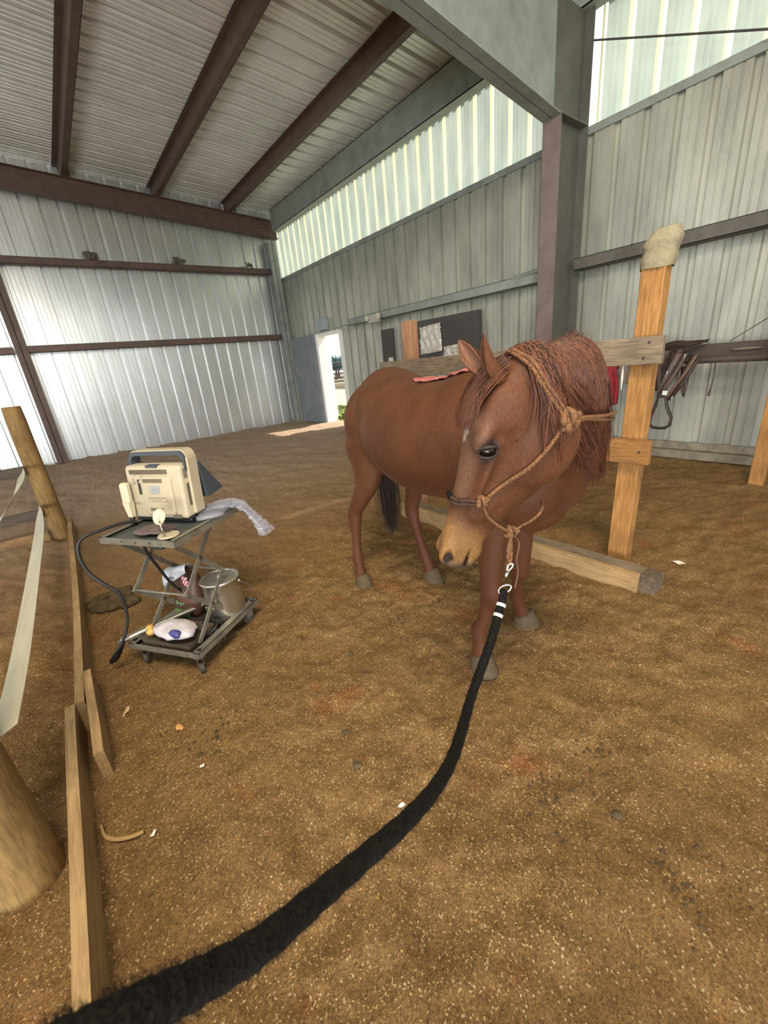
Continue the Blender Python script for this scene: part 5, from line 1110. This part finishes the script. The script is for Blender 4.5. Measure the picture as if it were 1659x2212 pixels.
# fuzz on the rope
rz = np.random.default_rng(4); FZP, FZR = [], []
for i in range(2600):
    k = int(rz.integers(6, len(P)-1)); p = P[k]+(P[k+1]-P[k])*rz.random(); T = P[k+1]-P[k]; T /= np.linalg.norm(T); v = rz.normal(size=3); v -= T*v.dot(T); v /= np.linalg.norm(v)
    FZP.append([p+v*.011, p+v*.0135+T*rz.normal(0, .001), p+v*(.0145+.002*rz.random())+T*rz.normal(0, .003)]); FZR.append([.0003, .00025, .0001])
v_, q_ = strands(FZP, FZR, 3); fast_mesh('rope_fuzz', v_, q_, M['rope_black'], True, lead)
# pink cloth on the back
mb = MB(); V_ = []; F = []; nu, nv = 26, 12
for i in range(nu+1):
    for j in range(nv+1):
        u, v = i/nu, j/nv; y = 1.60-.40*u; xc = 1.485+.06*max(0, (y-1.4))/.5
        a = (v-.70)*.50 + .05*math.sin(u*9)
        o_ = Vector((xc-math.sin(a)*.6-0*a, y+.02*math.sin(v*7), 1.0+math.cos(a)*.6)); q_, nrm, _, d = HB.ray_cast(o_, (Vector((xc, y, 1.0))-o_).normalized())
        if q_ is None: q_ = Vector((xc, y, 1.36)); nrm = Vector((0, 0, 1))
        V_.append(q_+nrm*(.007+.005*math.sin(u*31+v*5)*math.sin(v*11+u*4)))
F = [(i*(nv+1)+j, (i+1)*(nv+1)+j, (i+1)*(nv+1)+j+1, i*(nv+1)+j+1) for i in range(nu) for j in range(nv)]
mb.add(V_, F); o = mb.build('back_cloth', mat('pink_cloth', '#a35c57', .85, 0, .3, 40, .2, 15), None, True); md = o.modifiers.new('s', 'SOLIDIFY'); md.thickness = .006
tag(o, 'faded pink cloth laid over the horse back behind its ears', 'cloth')
# ------------------------------------------------------------------ litter on the sand
M['dung'] = mat('dung', '#54452b', .95, 0, .9, 60, .4, 25)
def pile(name, cx_, cy_, n, r, spread, m, label, cat, seed):
    rg = np.random.default_rng(seed); mb = MB()
    for k in range(n):
        a = rg.uniform(0, 6.28); d = spread*math.sqrt(rg.random()); x, y = cx_+math.cos(a)*d, cy_+math.sin(a)*d; rr = r*rg.uniform(.6, 1.15)
        ph = rg.uniform(0, 6, 3); nn = 10; P = []
        z0 = float(ground_h(x, y))+rr*.45+max(0, (spread-d))*.25*rg.random()
        for i in range(nn//2+1):
            for j in range(nn):
                al, be = math.pi*i/(nn//2), 2*math.pi*j/nn; dd = (math.sin(al)*math.cos(be), math.sin(al)*math.sin(be), math.cos(al)); s = 1+.22*math.sin(4*dd[0]+ph[0])*math.sin(5*dd[1]+ph[1])+.1*math.sin(9*dd[2]+ph[2])
                P.append((x+dd[0]*rr*s*1.15, y+dd[1]*rr*s, z0+dd[2]*rr*s*.8))
        mb.add(P, [(i*nn+j, (i+1)*nn+j, (i+1)*nn+(j+1) % nn, i*nn+(j+1) % nn) for i in range(nn//2) for j in range(nn)])
    return tag(mb.build(name, m, None, True), label, cat)
pile('manure_pile', -.06, 3.33, 40, .036, .13, M['dung'], 'heap of dark horse manure on the sand behind the cart', 'manure', 3)
pile('manure_pile', .02, 3.20, 22, .032, .07, M['dung'], 'smaller clump of manure touching the cable beside the cart', 'manure', 4)
for x, y, r_, sd_, lb in ((.865, 1.60, .010, 5, 'small dark clod of dirt on the sand between cart and horse'), (.52, 1.03, .016, 6, 'round dark clod lying on the sand left of the lead rope'.replace(' left of', ' beside')), (1.06, .32, .012, 7, 'dark clod in the sand at the bottom right corner'.replace('at the bottom right corner', 'well to the front of the plank')), (.58, 1.20, .012, 8, 'dark clod of dirt on the sand, level with the front hoof')):
    pile('dirt_clod', x, y, 3, r_, .01, M['dung'], lb, 'clod', sd_)
M['crumb'] = mat('manure_crumb', '#4e3c22', .95, 0, .6, 90, .4, 40)
for k_, (x, y, lb) in enumerate(((1.24, .47, 'flat patch of crumbled dark manure trodden into the sand, beyond the rope bend'), (.95, .47, 'thin scatter of dark crumbs on the sand beside the lead rope'), (.97, .12, 'flat scatter of dark crumbs in the sand close to the viewer'), (1.53, 1.62, 'dark crumbs on the sand under the horse belly'), (1.27, 1.66, 'dark crumbs trampled into the sand by the hind hooves'), (.15, 1.57, 'dark crumbs in the sand between the dry leaf and the cart'))):
    rg_ = np.random.default_rng(60+k_); mb = MB()
    for j in range(42):
        a = rg_.uniform(0, 6.28); d = .075*abs(rg_.normal()); px_, py_ = x+math.cos(a)*d*1.3, y+math.sin(a)*d; r_ = rg_.uniform(.0025, .008)
        mb.ball((px_, py_, float(ground_h(px_, py_))+r_*.25), (r_*rg_.uniform(.8, 1.4), r_, r_*.6), 6)
    tag(mb.build('manure_crumbs', M['crumb'], None, False), lb, 'manure', None, 'stuff')
def flake(name, x, y, s, col, label, seed, cat, el=1.6):
    rg = np.random.default_rng(seed); z = float(ground_h(x, y)); n = 9; ro = rg.uniform(0, 3); P = [(x, y, z+.012)]
    for k in range(n):
        a = 2*math.pi*k/n; r_ = s*(.6+.5*rg.random()); u, v = math.cos(a)*r_*el, math.sin(a)*r_; P.append((x+u*math.cos(ro)-v*math.sin(ro), y+u*math.sin(ro)+v*math.cos(ro), z+.004+.012*rg.random()))
    o = mesh_object(name, P, [(0, k+1, (k+1) % n+1) for k in range(n)], mat(name+'_c', col, .8)); md = o.modifiers.new('s', 'SOLIDIFY'); md.thickness = .0015; return tag(o, label, cat)
flake('dry_leaf', .035, 1.718, .017, '#c99a55', 'dry orange leaf lying on the sand in front of the cart', 1, 'leaf')
flake('paper_scrap', -.145, 1.30, .009, '#d8d2c6', 'white scrap on the sand next to the curved stick', 2, 'scrap')
flake('paper_scrap', .057, 1.44, .008, '#cfc6b4', 'tiny pale scrap on the sand between leaf and stick', 3, 'scrap')
flake('paper_scrap', .545, .80, .008, '#d9d2c4', 'white scrap of litter right beside the middle of the lead rope', 4, 'scrap', 2)
flake('paper_scrap', 1.8, 1.1, .012, '#d6c9b4', 'pale scrap on the sand just before the timber block', 6, 'scrap', 2)
flake('paper_scrap', 2.95, .75, .02, '#cfc4b2', 'white scrap on the sand beyond the tall timber post', 7, 'scrap', 2)
flake('wood_chip', -.14, 2.03, .012, '#c4a67c', 'pale wood chip on the sand close to the splice board', 8, 'wood chip', 3)
mb = MB(); mb.tube(spline([(-.285, 1.46, .02), (-.275, 1.40, .022), (-.245, 1.36, .024), (-.205, 1.335, .024), (-.17, 1.33, .018)], 6), [.004+.003*min(1, k/8) for k in range(25)], 8); tag(mb.build('curved_stick', mat('dry_stick', '#9a7c50', .85), None, True), 'curved dry stick lying against the pale kick board', 'stick')
# grit: coarse sand grains and shavings
rg = np.random.default_rng(9); N_ = 22000
gxy = []
while len(gxy) < N_:
    x, y = rg.uniform(-.9, 2.6), rg.uniform(.28, 3.2)
    if rg.random() < 1/(1+1.2*max(0, math.hypot(x, y)-.6)) and not (-.40 < x < -.18) and not (2.36 < x < 2.6) and all(math.hypot(x-hx_, y-hy_) > .08 for hx_, hy_ in ((1.284, 1.05), (1.71, 1.095), (1.341, 2.13), (1.716, 1.833))): gxy.append((x, y))
gxy = np.array(gxy); gz = ground_h(gxy[:, 0], gxy[:, 1]); sz = rg.uniform(.0008, .0026, N_)*(1+.25*gxy[:, 1])
octa = np.array([(1,0,0), (0,1,0), (-1,0,0), (0,-1,0), (0,0,.7), (0,0,-.7)], float); th = rg.uniform(0, 6.28, N_); el = rg.uniform(.7, 1.7, N_)
P = octa[None]*sz[:, None, None]; P[..., 0] *= el[:, None]; c_, s_ = np.cos(th)[:, None], np.sin(th)[:, None]
X_ = P[..., 0]*c_-P[..., 1]*s_+gxy[:, :1]; Y_ = P[..., 0]*s_+P[..., 1]*c_+gxy[:, 1:]; Z_ = P[..., 2]+(gz+sz*.3)[:, None]
tri = np.array([(0,1,4), (1,2,4), (2,3,4), (3,0,4), (1,0,5), (2,1,5), (3,2,5), (0,3,5)])
gm_ = hair_mat('grit', '#3f2e1a', '#b3935f', .9)
o = fast_mesh('sand_grit', np.stack([X_, Y_, Z_], -1).reshape(-1, 3), (tri[None]+np.arange(N_)[:, None, None]*6).reshape(-1, 3), gm_, False); tag(o, 'coarse grains and wood shavings strewn over the sand', 'grit', None, 'stuff')
